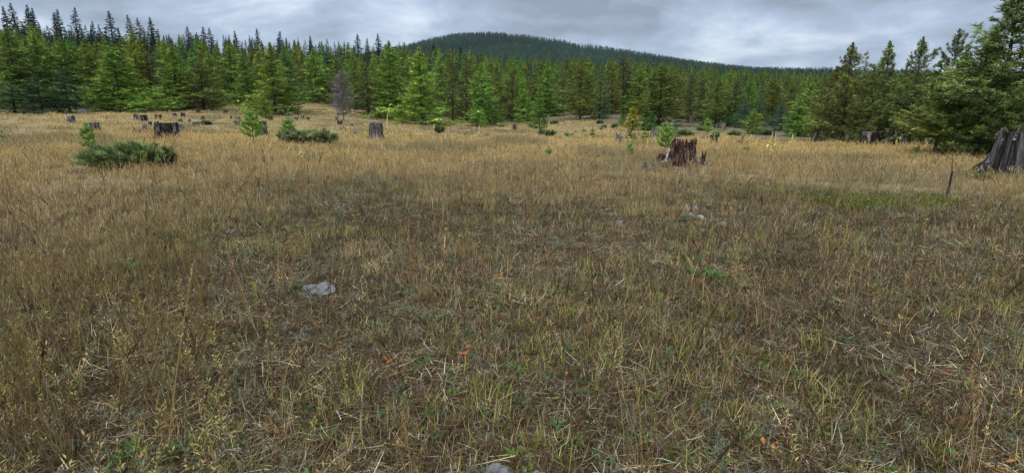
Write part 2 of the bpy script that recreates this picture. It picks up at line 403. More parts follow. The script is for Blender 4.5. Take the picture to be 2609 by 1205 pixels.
PROF = {
 'larch':  lambda t: np.power(np.clip(1 - t, 0, 1), 0.92) * np.clip(0.72 + t * 3.2, 0, 1),
 'pine':   lambda t: np.power(np.clip(1 - t, 0, 1), 0.72) * np.clip(0.45 + t * 2.6, 0, 1),
 'spruce': lambda t: np.power(np.clip(1 - t, 0, 1), 0.90) * np.clip(0.85 + t * 3, 0, 1),
 'spire':  lambda t: np.power(np.clip(1 - t, 0, 1), 0.95) * np.clip(0.45 + t * 1.5, 0, 1),
 'cone':   lambda t: np.power(np.clip(1 - t, 0, 1), 0.80) * np.clip(0.45 + t * 2.2, 0, 1),
 'bushy':  lambda t: np.power(np.clip(1 - t, 0, 1), 0.45) * np.clip(0.2 + t * 2.0, 0, 1)}

def conifer(H, R, prof, nb, t0, p0, p1, tw, bl, bL, bW, col, var=0.22, tip=None, ptop=35, flat=0.35, irregular=0.25, wood=True, side=0.42, clump=0.0, dead=0.0):
    """Trunk mesh and crown mesh of a conifer H metres tall. p0, p1: pitch of the branches at the trunk and at the tip."""
    tg, cg = Geo(), Geo()
    zz = np.linspace(0, 1, 9); bend = rng.normal(0, 0.012 * H, 2)
    path = np.stack([bend[0] * np.sin(zz * 2.5), bend[1] * np.sin(zz * 2.1), zz * H], -1)
    r0 = 0.008 * H + 0.02
    tube(tg, path, r0 * np.power(1 - zz, 0.85) + 0.006, 7, (0.5, 0.5, 0.5))
    ga = 2.39996; col = np.array(col)
    lob = rng.uniform(0, 2 * PI, 3)
    BP, BD, BL_, BC = [], [], [], []
    for i in range(nb):
        t = t0 + (1 - t0) * min(0.985, ((i + rng.random()) / nb) ** 1.05)
        az = i * ga + rng.normal(0, 0.25)
        lobe = 1 + irregular * 0.6 * math.sin(az * 2 + lob[0] + t * 7) + irregular * 0.5 * math.sin(az + lob[1] - t * 11)
        Lb = max(0.06, R * float(PROF[prof](t)) * rng.uniform(1 - irregular, 1 + irregular * 0.5) * lobe)
        base = np.array([np.interp(t, zz, path[:, k]) for k in range(3)])
        s = np.linspace(0, 1, 5)
        pit = np.radians(p0 + (p1 - p0) * s + (ptop - p0) * max(0, t - 0.55) / 0.45 * 0.9 + rng.normal(0, 6))
        seg = Lb / 4
        dv = np.stack([np.cos(pit) * math.sin(az), np.cos(pit) * math.cos(az), np.sin(pit)], -1)
        pts = base + np.concatenate([np.zeros((1, 3)), np.cumsum(dv[:-1] * seg, 0)])
        if wood and Lb > 0.35:
            tube(cg, pts, np.linspace(0.012 + 0.006 * Lb, 0.004, 5), 3, (0.6, 0.6, 0.6), 1, cap=False)
        n = max(3, int(tw * Lb * 0.5 + tw * 0.35))
        u = np.sort(rng.uniform(0.12 if dead == 0 else dead, 1.0, n)) if clump == 0 else np.clip(1 - np.abs(rng.normal(0, clump, n)), 0.1, 1)
        k = np.clip((u * 4).astype(int), 0, 3); f = (u * 4 - k)[:, None]
        tb = pts[k] * (1 - f) + pts[k + 1] * f
        bd = dv[k]; hz = np.stack([np.cos(az) * np.ones(n), -np.sin(az) * np.ones(n), np.zeros(n)], -1)
        sg = np.where(np.arange(n) % 2 == 0, 1.0, -1.0) * rng.uniform(0.4, 1.15, n)
        td = nrm(bd * rng.uniform(0.45, 1.0, n)[:, None] + hz * sg[:, None] + np.array([0, 0, 1.0]) * rng.normal(0.0, flat, n)[:, None])
        tl = (0.10 + side * Lb * (1.08 - u)) * rng.uniform(0.6, 1.15, n)
        tl = np.minimum(tl, 0.9) * min(1.0, 0.25 + 4.5 * (1 - t))
        tc = col * np.exp(rng.normal(0, var, n))[:, None] * np.exp(rng.normal(0, var * 0.7))
        if tip is not None: tc = tc + (np.array(tip) - col) * (np.clip(u - 0.45, 0, 1) * 1.4 * rng.uniform(0, 1, n))[:, None]
        BP.append(tb); BD.append(td); BL_.append(tl); BC.append(np.clip(tc, 0.004, 1))
    BP, BD, BL_, BC = map(np.concatenate, (BP, BD, BL_, BC))
    nb_ = np.maximum(2, (bl * (0.4 + BL_ / 0.5)).astype(int)); rep = np.repeat(np.arange(len(BP)), nb_)
    m = len(rep); uu = rng.random(m)
    BLs = np.minimum(1.0, 0.35 + 5.0 * (1 - BP[:, 2] / H))[rep]
    P = BP[rep] + BD[rep] * (BL_[rep] * uu)[:, None]
    D = nrm(BD[rep] * rng.uniform(0.3, 1.0, m)[:, None] + rng.normal(0, 0.55, (m, 3)))
    needles(cg, P, D, bL * BLs * rng.uniform(0.6, 1.4, m), bW * rng.uniform(0.6, 1.4, m), BC[rep] * np.exp(rng.normal(0, 0.1, m))[:, None])
    # leader
    n = 26
    q = rng.random(n); P = np.array([path[-1][0], path[-1][1], H]) - np.array([0, 0, 1.0]) * (q * 0.09 * H)[:, None]
    needles(cg, P, nrm(np.array([0, 0, 1.0]) + rng.normal(0, 0.5, (n, 3)) * q[:, None]), bL * (.4 + .6 * q), bW * (.5 + .5 * q), np.repeat(col[None], n, 0))
    return tg, cg

PROTO = {}
LARCH, PINE, SPRUCE = (0.198, 0.278, 0.066), (0.155, 0.212, 0.064), (0.095, 0.150, 0.078)
def proto(kind, name, n, fn):
    PROTO[kind] = []
    for k in range(n):
        tg, cg = fn(k)
        tm = tg.mesh(name + '_trunk', M_trunk, True); cm = cg.mesh(name + '_crown', [M_crown, M_twig])
        PROTO[kind].append((tm, cm, cg))
proto('larch', 'larch', 6, lambda k: conifer(10, 2.35 + 0.12 * k, 'larch', 150, 0.02, -12, 16, 10, 10, 0.24, 0.07, LARCH, tip=(0.27, 0.36, 0.085), irregular=0.38, var=0.3, flat=0.42))
proto('pine', 'pine', 5, lambda k: conifer(9, 2.3, 'pine', 150, 0.03 + 0.015 * k, -2, 32, 10, 12, 0.18, 0.058, PINE, tip=(0.25, 0.26, 0.08), irregular=0.42, side=0.36, clump=0.5, flat=0.4, var=0.3))
proto('spruce', 'spruce', 4, lambda k: conifer(9, 2.1, 'spruce', 120, 0.02, -16, -4, 10, 8, 0.17, 0.06, SPRUCE, tip=(0.13, 0.20, 0.11), irregular=0.28, flat=0.26, var=0.3))
proto('spire', 'spire', 4, lambda k: conifer(20, 2.6, 'spire', 130, 0.14, -22, -4, 6, 8, 0.36, 0.13, (0.045, 0.075, 0.042), irregular=0.5, flat=0.2, ptop=6, var=0.3))
proto('browntree', 'brown_pine', 3, lambda k: conifer(9, 2.2, 'pine', 125, 0.08, 2, 28, 9, 11, 0.17, 0.05, (0.140, 0.150, 0.066), tip=(0.215, 0.23, 0.08), irregular=0.42, side=0.36, clump=0.5, flat=0.4, var=0.3))
# lodgepoles near the camera: finer needles in separate upturned shoots
proto('nearpine', 'near_pine', 6, lambda k: conifer(8, 2.5, 'cone', 200, {3: .15, 5: .27}.get(k, .03), -4, 46, 13, 15, 0.16, 0.040, (0.155, 0.190, 0.062), tip=(0.27, 0.295, 0.085), irregular=0.5, side=0.28, clump=0.40, flat=0.55, ptop=66, var=0.38))
proto('younglarch', 'young_larch', 3, lambda k: conifer(4, 1.0, 'larch', 75, 0.06, 0, 25, 12, 9, 0.17, 0.060, (0.13, 0.235, 0.055), tip=(0.2, 0.28, 0.06), irregular=0.45))

tree_count = {}
def tree(kind, x, y, z, h, w, label, group=None, name=None, tint=(1, 1, 1), cat='tree', lean=0.0, variant=None):
    ps = PROTO[kind]; k = tree_count.get(kind, 0); tree_count[kind] = k + 1
    tm, cm, cg = ps[(k if variant is None else variant) % len(ps)] if kind != 'nearpine' or variant is not None else ps[(0, 1, 2, 4)[k % 4]]
    V = cg.bb if hasattr(cg, 'bb') else None
    if V is None:
        a = np.concatenate(cg.v); cg.bb = V = (a[:, 2].max(), np.percentile(np.hypot(a[:, 0], a[:, 1]), 91))
    t = empty(name or {'larch': 'larch_tree', 'pine': 'pine_tree', 'spruce': 'spruce_tree', 'spire': 'old_spruce_tree', 'browntree': 'pine_tree',
                       'nearpine': 'pine_tree', 'younglarch': 'young_larch_tree'}[kind], (x, y, z - 0.05), random.uniform(0, 6.28))
    sz = h / V[0]; sx = (w / 2) / V[1] if w else sz * random.uniform(0.85, 1.15)
    t.scale = (sx, sx, sz); t.rotation_euler[0] = lean + random.gauss(0, .014); t.rotation_euler[1] = random.gauss(0, .014)
    tint = np.array(tint) * math.exp(random.gauss(0, 0.07))
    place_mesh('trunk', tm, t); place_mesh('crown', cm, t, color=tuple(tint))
    tag(t, label, cat, group)
    return t

VP = PH / 2 + FPX / math.tan(PITCH)      # where plumb lines meet below the frame
def tree_px(kind, xtop, ytop, ybase, wpx, label, tint=(1, 1, 1), R=None, **kw):
    if R is None:
        xb = PW / 2 + (xtop - PW / 2) * (VP - ybase) / (VP - ytop)
        R = on_land(xb, ybase, 0.05)[2]
    x, y, z, h = stand(xtop, ytop, R)
    w = wpx / FPX * depth_of(x, y, z + h * 0.3)
    TAKEN.append((x, y, w * 0.32)); return tree(kind, x, y, z, h, w, label, tint=tint, **kw)
TAKEN = []
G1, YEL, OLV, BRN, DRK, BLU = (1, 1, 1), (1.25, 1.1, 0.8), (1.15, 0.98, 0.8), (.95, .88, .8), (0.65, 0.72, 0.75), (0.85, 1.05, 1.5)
FRONT = [  # kind, top x, top y, foot y, width, tint, label
 ('spruce', 22, 205, 289, 95, (1.15, 1.2, 1.2), 'dark spruce at the meadow edge by the picture\'s left border, with pale drooping boughs'),
 ('spruce', 92, 185, 289, 95, DRK, 'dark spruce second along the meadow edge from the left border'),
 ('spruce', 158, 165, 289, 90, DRK, 'dark spruce at the meadow edge beside the broad bright larch'),
 ('larch', 20, 68, 278, 110, (.8, .85, .8), 'tall green larch above the dark spruces, closest to the left border'),
 ('larch', 82, 84, 278, 105, (.82, .85, .8), 'tall green larch above the dark spruces, second from the left border'),
 ('larch', 150, 92, 277, 105, (.85, .88, .8), 'tall green larch rising behind the third dark spruce'),
 ('larch', 215, 95, 277, 95, (.9, .9, .8), 'tall larch behind the left flank of the broad bright larch'),
 ('larch', 285, 105, 284, 150, (1.0, 1.12, .95), 'broad bright green larch with low sweeping boughs behind the grey boulder'),
 ('larch', 330, 72, 274, 90, YEL, 'yellowish larch top rising over the broad bright larch'),
 ('browntree', 368, 90, 274, 85, BRN, 'dark brownish pine in the gap between two bright larches'),
 ('larch', 428, 108, 279, 105, (1.1, 1.1, .95), 'pointed bright larch behind the charred stump, left of a brown pine'),
 ('pine', 505, 150, 281, 100, (1, .85, .85), 'olive brown pine with low skirt behind the scattered grey stumps'),
 ('larch', 530, 128, 272, 70, G1, 'slim larch rising behind the olive brown pine'),
 ('larch', 583, 100, 262, 105, G1, 'tall larch with layered boughs above the mossy bank'),
 ('larch', 625, 125, 268, 70, (.85, .9, .85), 'shaded larch filling the dip above the white stones'),
 ('larch', 686, 106, 293, 112, (1.12, 1.05, .9), 'big yellow-tipped larch behind the two small pine saplings'),
 ('pine', 726, 118, 286, 75, (.6, .85, .95), 'dark blue-green pine hugging the big yellow-tipped larch'),
 ('larch', 795, 120, 262, 82, (1.05, 1.1, .95), 'bright larch standing back at the top of the grassy gap'),
 ('spruce', 830, 108, 262, 50, DRK, 'slim dark spruce between the gap larch and an olive pine'),
 ('pine', 856, 150, 272, 70, (1, .9, .9), 'olive pine standing behind the bare grey tree'),
 ('larch', 896, 124, 278, 55, G1, 'narrow larch between the bare grey tree and the dark trunked pine'),
 ('browntree', 930, 165, 298, 75, (.75, .75, .8), 'dark brown pine with a bare lower trunk beside the bare grey tree'),
 ('larch', 988, 102, 304, 105, (1.02, 1.12, .95), 'tall vivid larch behind the hollow stump'),
 ('larch', 1022, 120, 300, 70, (.85, .9, .85), 'larch half hidden between the two vivid larches'),
 ('larch', 1072, 116, 318, 112, (1.12, 1.15, .9), 'bright larch leaning into the meadow with light green lower boughs'),
 ('browntree', 1150, 150, 313, 85, (1, .9, .85), 'brown pine right of the light green larch'),
 ('browntree', 1186, 138, 311, 60, (.85, .8, .8), 'dusky pine squeezed between the brown pine and a bluish larch'),
 ('larch', 1198, 116, 305, 62, (1, .95, .85), 'high larch top standing over the dusky pine'),
 ('larch', 1226, 158, 322, 85, (.88, 1.05, .95), 'bluish green larch with a small seedling at its foot'),
 ('larch', 1262, 152, 305, 70, G1, 'larch between the bluish green larch and the twin trunked pine'),
 ('browntree', 1304, 185, 308, 62, (1.0, .85, .75), 'red-brown pine on twin trunks over bare needle litter'),
 ('larch', 1332, 190, 311, 48, (1.05, 1.15, .9), 'slender bright larch beside the twin trunked pine'),
 ('larch', 1396, 156, 296, 72, (.95, 1.1, .95), 'larch standing behind the white stemmed young larch'),
 ('browntree', 1434, 172, 291, 48, (.9, .85, .85), 'dark narrow pine on the bank above the yellow grass'),
 ('pine', 1482, 155, 304, 80, (1.1, .92, .85), 'olive bushy pine at the crest of the bank'),
 ('larch', 1502, 146, 292, 56, (1.1, 1.15, .9), 'light green larch tip over the olive bushy pine'),
 ('spruce', 1532, 158, 301, 62, (1.1, 1.15, 1), 'layered green spruce on the bank beside the olive bushy pine'),
 ('larch', 1548, 146, 285, 50, G1, 'larch rising behind the layered green spruce'),
 ('pine', 1565, 170, 291, 50, (1.2, .95, .8), 'olive gold pine next to the dark mottled pine'),
 ('browntree', 1592, 140, 287, 66, (.65, .62, .65), 'dark mottled pine taller than its neighbours behind the yellow larch'),
 ('larch', 1630, 156, 290, 62, G1, 'larch behind the yellow larch sapling'),
 ('pine', 1686, 165, 320, 125, (1.12, .95, .85), 'very broad olive pine behind the splintered stump'),
 ('browntree', 1762, 182, 311, 72, (.95, .88, .8), 'open pine with a clear bare trunk standing on the mossy flat'),
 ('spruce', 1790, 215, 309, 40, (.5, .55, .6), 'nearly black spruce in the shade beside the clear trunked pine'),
 ('pine', 1832, 190, 318, 72, (1.05, .95, .85), 'olive pine between the mossy flat and the blue spruces'),
 ('pine', 1880, 197, 322, 66, (.8, .85, .85), 'dark pine rising over the first blue spruce'),
 ('spruce', 1902, 254, 326, 55, BLU, 'blue grey spruce behind the bright bushy pine'),
 ('spruce', 1936, 235, 324, 50, (.8, .95, 1.2), 'dusky blue spruce between the bright bushy pine and the golden olive pine'),
 ('pine', 1976, 195, 320, 80, (1.3, 1.12, .8), 'golden olive pine standing over the blue spruces'),
 ('spruce', 1998, 256, 332, 62, (.8, 1.0, 1.4), 'steel blue spruce in front of the golden olive pine'),
 ('larch', 2044, 245, 346, 72, (.9, 1.05, .95), 'green tree at the corner where the forest edge turns toward the camera'),
 ('spruce', 2066, 200, 330, 62, (.75, .95, 1.25), 'bluish spruce behind the corner of the forest edge'),
]
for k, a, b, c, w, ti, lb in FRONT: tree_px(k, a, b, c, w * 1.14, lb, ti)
NEAR = [
 ('nearpine', 2178, 103, 366, 150, (1.05, .95, .9), 29, 'first of the tall pines with a pointed top against the sky, behind the bleached branches'),
 ('nearpine', 2128, 165, 362, 105, (1.1, .95, .85), 31, 'lower olive pine leaning against the first tall pine'),
 ('nearpine', 2228, 170, 366, 100, (.95, .95, .9), 27.5, 'shorter dark pine between the first two pointed pines, behind the flat topped dark stump'),
 ('nearpine', 2274, 100, 368, 125, (.95, 1.0, .9), 29, 'second of the tall pointed pines, behind the low burnt stump'),
 ('nearpine', 2358, 88, 372, 135, (.9, .95, .9), 28, 'third of the tall pointed pines, dense and dark below'),
 ('nearpine', 2432, 70, 374, 125, (.8, .85, .95), 28, 'fourth pointed pine with an open greyish top'),
 ('nearpine', 2462, 108, 374, 110, (.95, 1.05, .9), 26, 'green pine crowded against the fourth pointed pine'),
 ('nearpine', 2556, 66, 385, 200, (.85, .98, .92), 20.5, 'dark pine mass pressed behind the tallest pine at the right border'),
 ('nearpine', 2520, 120, 378, 120, (.8, .95, .95), 23, 'dark pine behind the boulder and the tall edge pine'),
]
for k, a, b, c, w, ti, R, lb in NEAR: tree_px(k, a, b, c, w, lb, ti, R=R * 1.27)
tree_px('nearpine', 2408, 190, 392, 150, 'light yellow-green pine on a thin bare trunk in front of the pointed pines', (1.35, 1.2, .9), R=on_land(2370, 392, .1)[2], variant=5)
tree_px('nearpine', 2612, -50, 397, 360, 'tallest pine, cut by the right border, its thick trunk beside the boulder', (1.0, 1.1, 1.1), R=on_land(2495, 395, .1)[2], variant=3)

# old spruces on the skyline
SPIRES = [(3, 15, 150), (28, 6, 160), (42, 20, 150), (68, 10, 165), (85, 20, 150), (133, 30, 150), (157, 24, 160), (189, 18, 155), (232, 52, 150), (283, 27, 140), (318, 35, 150), (348, 44, 165), (383, 42, 150),
          (476, 66, 150), (519, 66, 150), (530, 70, 155), (597, 78, 160), (654, 72, 140), (716, 80, 150), (728, 96, 145), (787, 90, 160), (912, 85, 150), (933, 98, 155), (960, 85, 140), (1105, 110, 160), (1175, 118, 170)]
ORD = ['first', 'second', 'third', 'fourth', 'fifth', 'sixth', 'seventh', 'eighth', 'ninth', 'tenth', 'eleventh', 'twelfth', 'thirteenth', 'fourteenth', 'fifteenth', 'sixteenth', 'seventeenth', 'eighteenth', 'nineteenth',
       'twentieth', 'twenty-first', 'twenty-second', 'twenty-third', 'twenty-fourth', 'twenty-fifth', 'twenty-sixth']
for k, (a, b, R) in enumerate(SPIRES):
    x, y, z, h = stand(a, b, R * 1.27)
    tree('spire', x, y, z, h, h * random.uniform(.26, .36), f'dark old spruce spire on the wooded skyline, {ORD[k]} counted from the left', 'old spruces along the skyline', tint=(.8, .85, .95))

# rows behind the forest edge
def skyline_el(az):
    xs = np.array([-60, 0, 60, 150, 240, 330, 440, 560, 700, 900, 1000, 1100, 1200, 1300, 1450, 1600, 1700, 1800, 1950, 2100, 2300, 2660], float)
    ys = np.array([52, 54, 60, 66, 72, 76, 88, 96, 102, 106, 114, 124, 138, 144, 146, 150, 162, 174, 184, 190, 190, 185], float)
    d = np.array([ray(a, b) for a, b in zip(xs, ys)])
    return np.interp(az, np.degrees(np.arctan2(d[:, 0], d[:, 1])), d[:, 2] / np.hypot(d[:, 0], d[:, 1]))
CUT = (' with ', ' behind ', ' at ', ' in ', ' above ', ' rising ', ' standing ', ' between ', ' beside ', ' on ', ' over ', ' leaning ', ' filling ', ' hugging ', ' right ', ' left ', ' squeezed ', ' next ', ' taller ', ' top ', ' tip ', ' half ', ' second ', ', ')
def short_name(lb):
    return lb[:min([lb.find(c) for c in CUT if lb.find(c) > 0] + [len(lb)])]
def fill_rows():
    names = [short_name(f[6]) for f in FRONT]
    anchors = []
    for f, nm in zip(FRONT, names):
        if names.count(nm) == 1 and len(nm.split()) >= 2: d = ray(f[1], f[2]); anchors.append((math.degrees(math.atan2(d[0], d[1])), nm))
    d = ray(2178, 103); anchors.append((math.degrees(math.atan2(d[0], d[1])), 'first tall pointed pine'))
    d = ray(2358, 88); anchors.append((math.degrees(math.atan2(d[0], d[1])), 'third tall pointed pine'))
    for q, nm in ((40, 'left border spruces'), (158, 'third dark spruce'), (1762, 'open clear trunked pine')): d = ray(q, 150); anchors.append((math.degrees(math.atan2(d[0], d[1])), nm))
    WORD = {'larch': 'green larch', 'pine': 'olive pine', 'spruce': 'dark spruce'}
    made = []
    for k in range(6000):
        if len(made) >= 262: break
        az = rng.uniform(-46, 44); R = float(edge_R(az)) + rng.uniform(2, 54) * (1 if az < 26 else 0.6)
        x, y = R * math.sin(math.radians(az)), R * math.cos(math.radians(az))
        if any((x - a) ** 2 + (y - b) ** 2 < max(2.6, c + 1.0) ** 2 for a, b, c in TAKEN): continue
        z = float(land(x, y)); top = EYE + R * float(skyline_el(az)) - z
        h = min(rng.uniform(7.5, 13.5), top * rng.uniform(0.74, 1.04))
        if h < 4.5: continue
        u = rng.random(); kind = 'larch' if u < (.72 if az < 9 else .45) else ('pine' if u < .86 else 'spruce')
        ti = {'larch': (rng.uniform(.75, 1.2), rng.uniform(.85, 1.1), .9), 'pine': (1, rng.uniform(.9, 1.05), .85), 'spruce': (.75, .8, .85)}[kind]
        t = tree(kind, x, y, z, h, h * rng.uniform(.38, .52), 'tree', WORD[kind] + ' trees in the back rows', tint=ti)
        TAKEN.append((x, y, 1.6)); made.append((kind, az, R, t))
    row = ['first row back', 'second row back', 'third row back', 'fourth row back', 'fifth row back', 'sixth row back', 'seventh row back', 'eighth row back', 'ninth row back', 'tenth row back', 'eleventh row back', 'twelfth row back', 'thirteenth row back', 'fourteenth row back']
    bucket = {}
    for kind, az, R, t in made:
        aa, nm = min(anchors, key=lambda q: abs(q[0] - az)); side = 'straight behind' if abs(az - aa) < .7 else ('behind and left of' if az < aa else 'behind and right of')
        bucket.setdefault((kind, nm, side), []).append((R, t))
    for (kind, nm, side), v in bucket.items():
        for i, (R, t) in enumerate(sorted(v, key=lambda q: q[0])): t['label'] = f'{WORD[kind]} {side} the {nm}, {row[min(i, 13)]}'
fill_rows()

# ------------------------------------------------------------------ scattered "stuff" by geometry nodes
def source_collection(name, meshes):
    col = bpy.data.collections.new(name)
    for me in meshes: col.objects.link(bpy.data.objects.new(name, me))
    return col
def scatter(name, col, P, idx, rot, scale, tint, label, cat):
    me = bpy.data.meshes.new(name); n = len(P)
    me.vertices.add(n); me.vertices.foreach_set('co', np.asarray(P, np.float32).ravel())
    def att(nm, ty, key, data): a = me.attributes.new(nm, ty, 'POINT'); a.data.foreach_set(key, np.ascontiguousarray(data).ravel())
    att('pick', 'INT', 'value', np.asarray(idx, np.int32)); att('rot', 'FLOAT_VECTOR', 'vector', np.asarray(rot, np.float32))
    att('size', 'FLOAT_VECTOR', 'vector', np.asarray(scale, np.float32))
    att('tint', 'FLOAT_COLOR', 'color', np.concatenate([np.asarray(tint, np.float32), np.ones((n, 1), np.float32)], 1))
    o = place_mesh(name, me)
    ng = bpy.data.node_groups.new(name + '_scatter', 'GeometryNodeTree')
    ng.interface.new_socket('Geometry', in_out='INPUT', socket_type='NodeSocketGeometry')
    ng.interface.new_socket('Geometry', in_out='OUTPUT', socket_type='NodeSocketGeometry')
    N, L = ng.nodes.new, ng.links.new
    gi, go = N('NodeGroupInput'), N('NodeGroupOutput')
    iop = N('GeometryNodeInstanceOnPoints'); ci = N('GeometryNodeCollectionInfo')
    ci.inputs['Collection'].default_value = col; ci.inputs['Separate Children'].default_value = True; ci.inputs['Reset Children'].default_value = True
    iop.inputs['Pick Instance'].default_value = True
    def na(nm, ty): a = N('GeometryNodeInputNamedAttribute'); a.data_type = ty; a.inputs['Name'].default_value = nm; return a.outputs['Attribute']
    e2r = N('FunctionNodeEulerToRotation')
    L(gi.outputs[0], iop.inputs['Points']); L(ci.outputs[0], iop.inputs['Instance']); L(na('pick', 'INT'), iop.inputs['Instance Index'])
    L(na('rot', 'FLOAT_VECTOR'), e2r.inputs[0]); L(e2r.outputs[0], iop.inputs['Rotation']); L(na('size', 'FLOAT_VECTOR'), iop.inputs['Scale'])
    L(iop.outputs[0], go.inputs[0])
    o.modifiers.new('scatter', 'NODES').node_group = ng
    tag(o, label, cat, kind='stuff')
    return o
def euler_z(n, tilt=0.0): return np.stack([rng.normal(0, tilt, n), rng.normal(0, tilt, n), rng.uniform(0, 2 * PI, n)], -1)
def polar(n, a0, a1, r0, r1):
    az = np.radians(rng.uniform(a0, a1, n)); r = np.sqrt(rng.uniform(r0 * r0, r1 * r1, n))
    return r * np.sin(az), r * np.cos(az), r, np.degrees(az)

# forest between the back rows and the far hill
def far_trees():
    src, kinds = [], []
    for kd, cnt in (('larch', 3), ('pine', 2), ('spruce', 2), ('spire', 3)):
        for k in range(cnt):
            cg = PROTO[kd][k][2]; src.append(cg.mesh('forest_' + kd, [M_crown_i, M_twig])); kinds.append(kd)
    col = source_collection('forest_tree', src)
    x, y, r, az = polar(34000, -50, 50, 76, 530)
    d = rng.random(len(x)); keep = (r > edge_R(az) + np.where(az < 26, 48, 28)) & (d < np.where(r < 250, 0.42, 0.24))
    x, y, r, az = x[keep], y[keep], r[keep], az[keep]; n = len(x); z = land(x, y)
    sk = skyline_el(az); top = EYE + r * (sk + 0.004) - z
    dark = (az < -13) & (r > 120)
    u = rng.random(n)
    idx = np.where(u < .45, rng.integers(0, 3, n), np.where(u < .7, rng.integers(3, 5, n), rng.integers(5, 7, n)))
    idx = np.where(dark | (r > 290), rng.integers(5, 10, n), idx)
    H0 = np.array([{'larch': 10, 'pine': 9, 'spruce': 9, 'spire': 20}[k] for k in kinds])[idx]
    h = np.minimum(rng.uniform(9, 19, n), top * rng.uniform(.72, 1.03, n)); ok = h > 4
    s = h / H0
    ti = np.stack([rng.uniform(.7, 1.05, n), rng.uniform(.75, 1.0, n), rng.uniform(.75, 1.0, n)], -1) * np.where(dark, .85, 1.0)[:, None]
    w = s * np.where(H0 == 20, 1.3, 1.1) * rng.uniform(.85, 1.2, n)
    P = np.stack([x, y, z - .1], -1)
    scatter('background_forest', col, P[ok], idx[ok], euler_z(n)[ok], np.stack([w, w, s], -1)[ok], ti[ok], 'conifer forest massed behind the individual trees up to the far hill', 'forest')
far_trees()

def hill_trees():
    src = []
    for k in range(4):
        src.append(conifer(16, 2.7, 'spire' if k % 2 else 'spruce', 34, 0.06, -15, 0, 4, 3, 0.95, 0.5, (0.058, 0.100, 0.060), irregular=0.4, wood=False)[1].mesh('hill_tree', [M_crown_i, M_twig]))
    col = source_collection('hill_tree', src)
    x, y, r, az = polar(46000, -32, 48, 510, 2080)
    keep = rng.random(len(x)) < np.clip(1.25 - 0.25 * r / 2000, 0, 1) * (0.2 + 0.8 * sstep(.36, .48, fbm(x * .009, y * .009, 4)))
    keep &= (r > 1250) | (rng.random(len(x)) < .75)
    x, y = x[keep], y[keep]; n = len(x); z = land(x, y)
    s = rng.uniform(.65, 1.7, n); w = s * rng.uniform(.9, 1.3, n)
    g = fbm(x * .006, y * .006, 9)[:, None]
    ti = np.stack([rng.uniform(.7, 1.2, n), rng.uniform(.8, 1.15, n), rng.uniform(.8, 1.1, n)], -1) * (.35 + 1.2 * g)
    scatter('hill_forest', col, np.stack([x, y, z - .3], -1), rng.integers(0, 4, n), euler_z(n), np.stack([w, w, s], -1), ti, 'dark conifer forest covering the distant rounded hill and its long shoulder', 'forest')
hill_trees()

# ------------------------------------------------------------------ stumps and dead wood
def harm(n, seed, lo=1):
    r = np.random.default_rng(seed); a, p = r.normal(size=n), r.uniform(0, 2 * PI, n)
    return lambda th: sum(a[k] / (k + lo) ** 0.5 * np.cos((k + lo) * th + p[k]) for k in range(n)) / math.sqrt(n) * 1.2
def stump_geo(rb, rt, h, seed, na=56, nv=14, ridge=0.06, jag=0.18, hollow=0.35, flare=0.35, lean=(0, 0), twist=0.0, vcol=False, taper=0.55, wall=0.72):
    """Body of a stump: fluted outer wall, ragged rim, hollow inside."""
    g = Geo(); th = np.linspace(0, 2 * PI, na, endpoint=False)
    lob = harm(4, seed, 2); rd = harm(na // 4, seed + 1, 6); rim = harm(na // 3, seed + 2, 2); rd2 = harm(na // 3, seed + 5, 9)
    tt = np.linspace(0, 1, nv); rows, cols = [], []
    hr = h * (1 - jag * np.clip(0.5 + 0.55 * rim(th), 0, 1.4))
    for t in tt:
        a = th + twist * t
        base = rt + (rb - rt) * (1 - t) ** (1 / taper)
        r = base * (1 + flare * math.exp(-t * 6) * np.clip(lob(a), -0.4, 1.2))
        cr = rd(a) * 0.75 + 0.45 * rd2(a + 0.35 * t)
        r = r * (1 + ridge * cr + 0.03 * lob(a * 1.0 + 3 * t))
        z = hr * t - 0.12 * (1 - t)
        rows.append(np.stack([r * np.cos(th) + lean[0] * t, r * np.sin(th) + lean[1] * t, z], -1))
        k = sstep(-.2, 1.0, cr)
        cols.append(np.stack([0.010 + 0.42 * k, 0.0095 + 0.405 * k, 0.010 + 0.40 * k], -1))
    for q, (f, dz) in enumerate(((wall, 0.02), (wall * 0.86, hollow * 0.6), (wall * 0.5, hollow))):
        b = rows[nv - 1] * 1.0; c = np.array([lean[0], lean[1]])
        xy = c + (b[:, :2] - c) * f
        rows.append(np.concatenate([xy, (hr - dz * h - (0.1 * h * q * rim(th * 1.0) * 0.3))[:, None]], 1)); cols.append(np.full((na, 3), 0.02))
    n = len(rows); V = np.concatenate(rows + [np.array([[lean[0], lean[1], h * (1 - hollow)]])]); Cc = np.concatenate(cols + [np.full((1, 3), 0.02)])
    i = np.arange(n - 1)[:, None] * na; j = np.arange(na)[None]; j2 = (j + 1) % na
    q = np.stack([i + j, i + j2, i + na + j2, i + na + j], -1).reshape(-1, 4)
    e = (n - 1) * na; tr = np.stack([e + np.arange(na), e + (np.arange(na) + 1) % na, np.full(na, n * na)], -1)
    g.add(V, [q, tr], Cc if vcol else (1, 1, 1)); return g
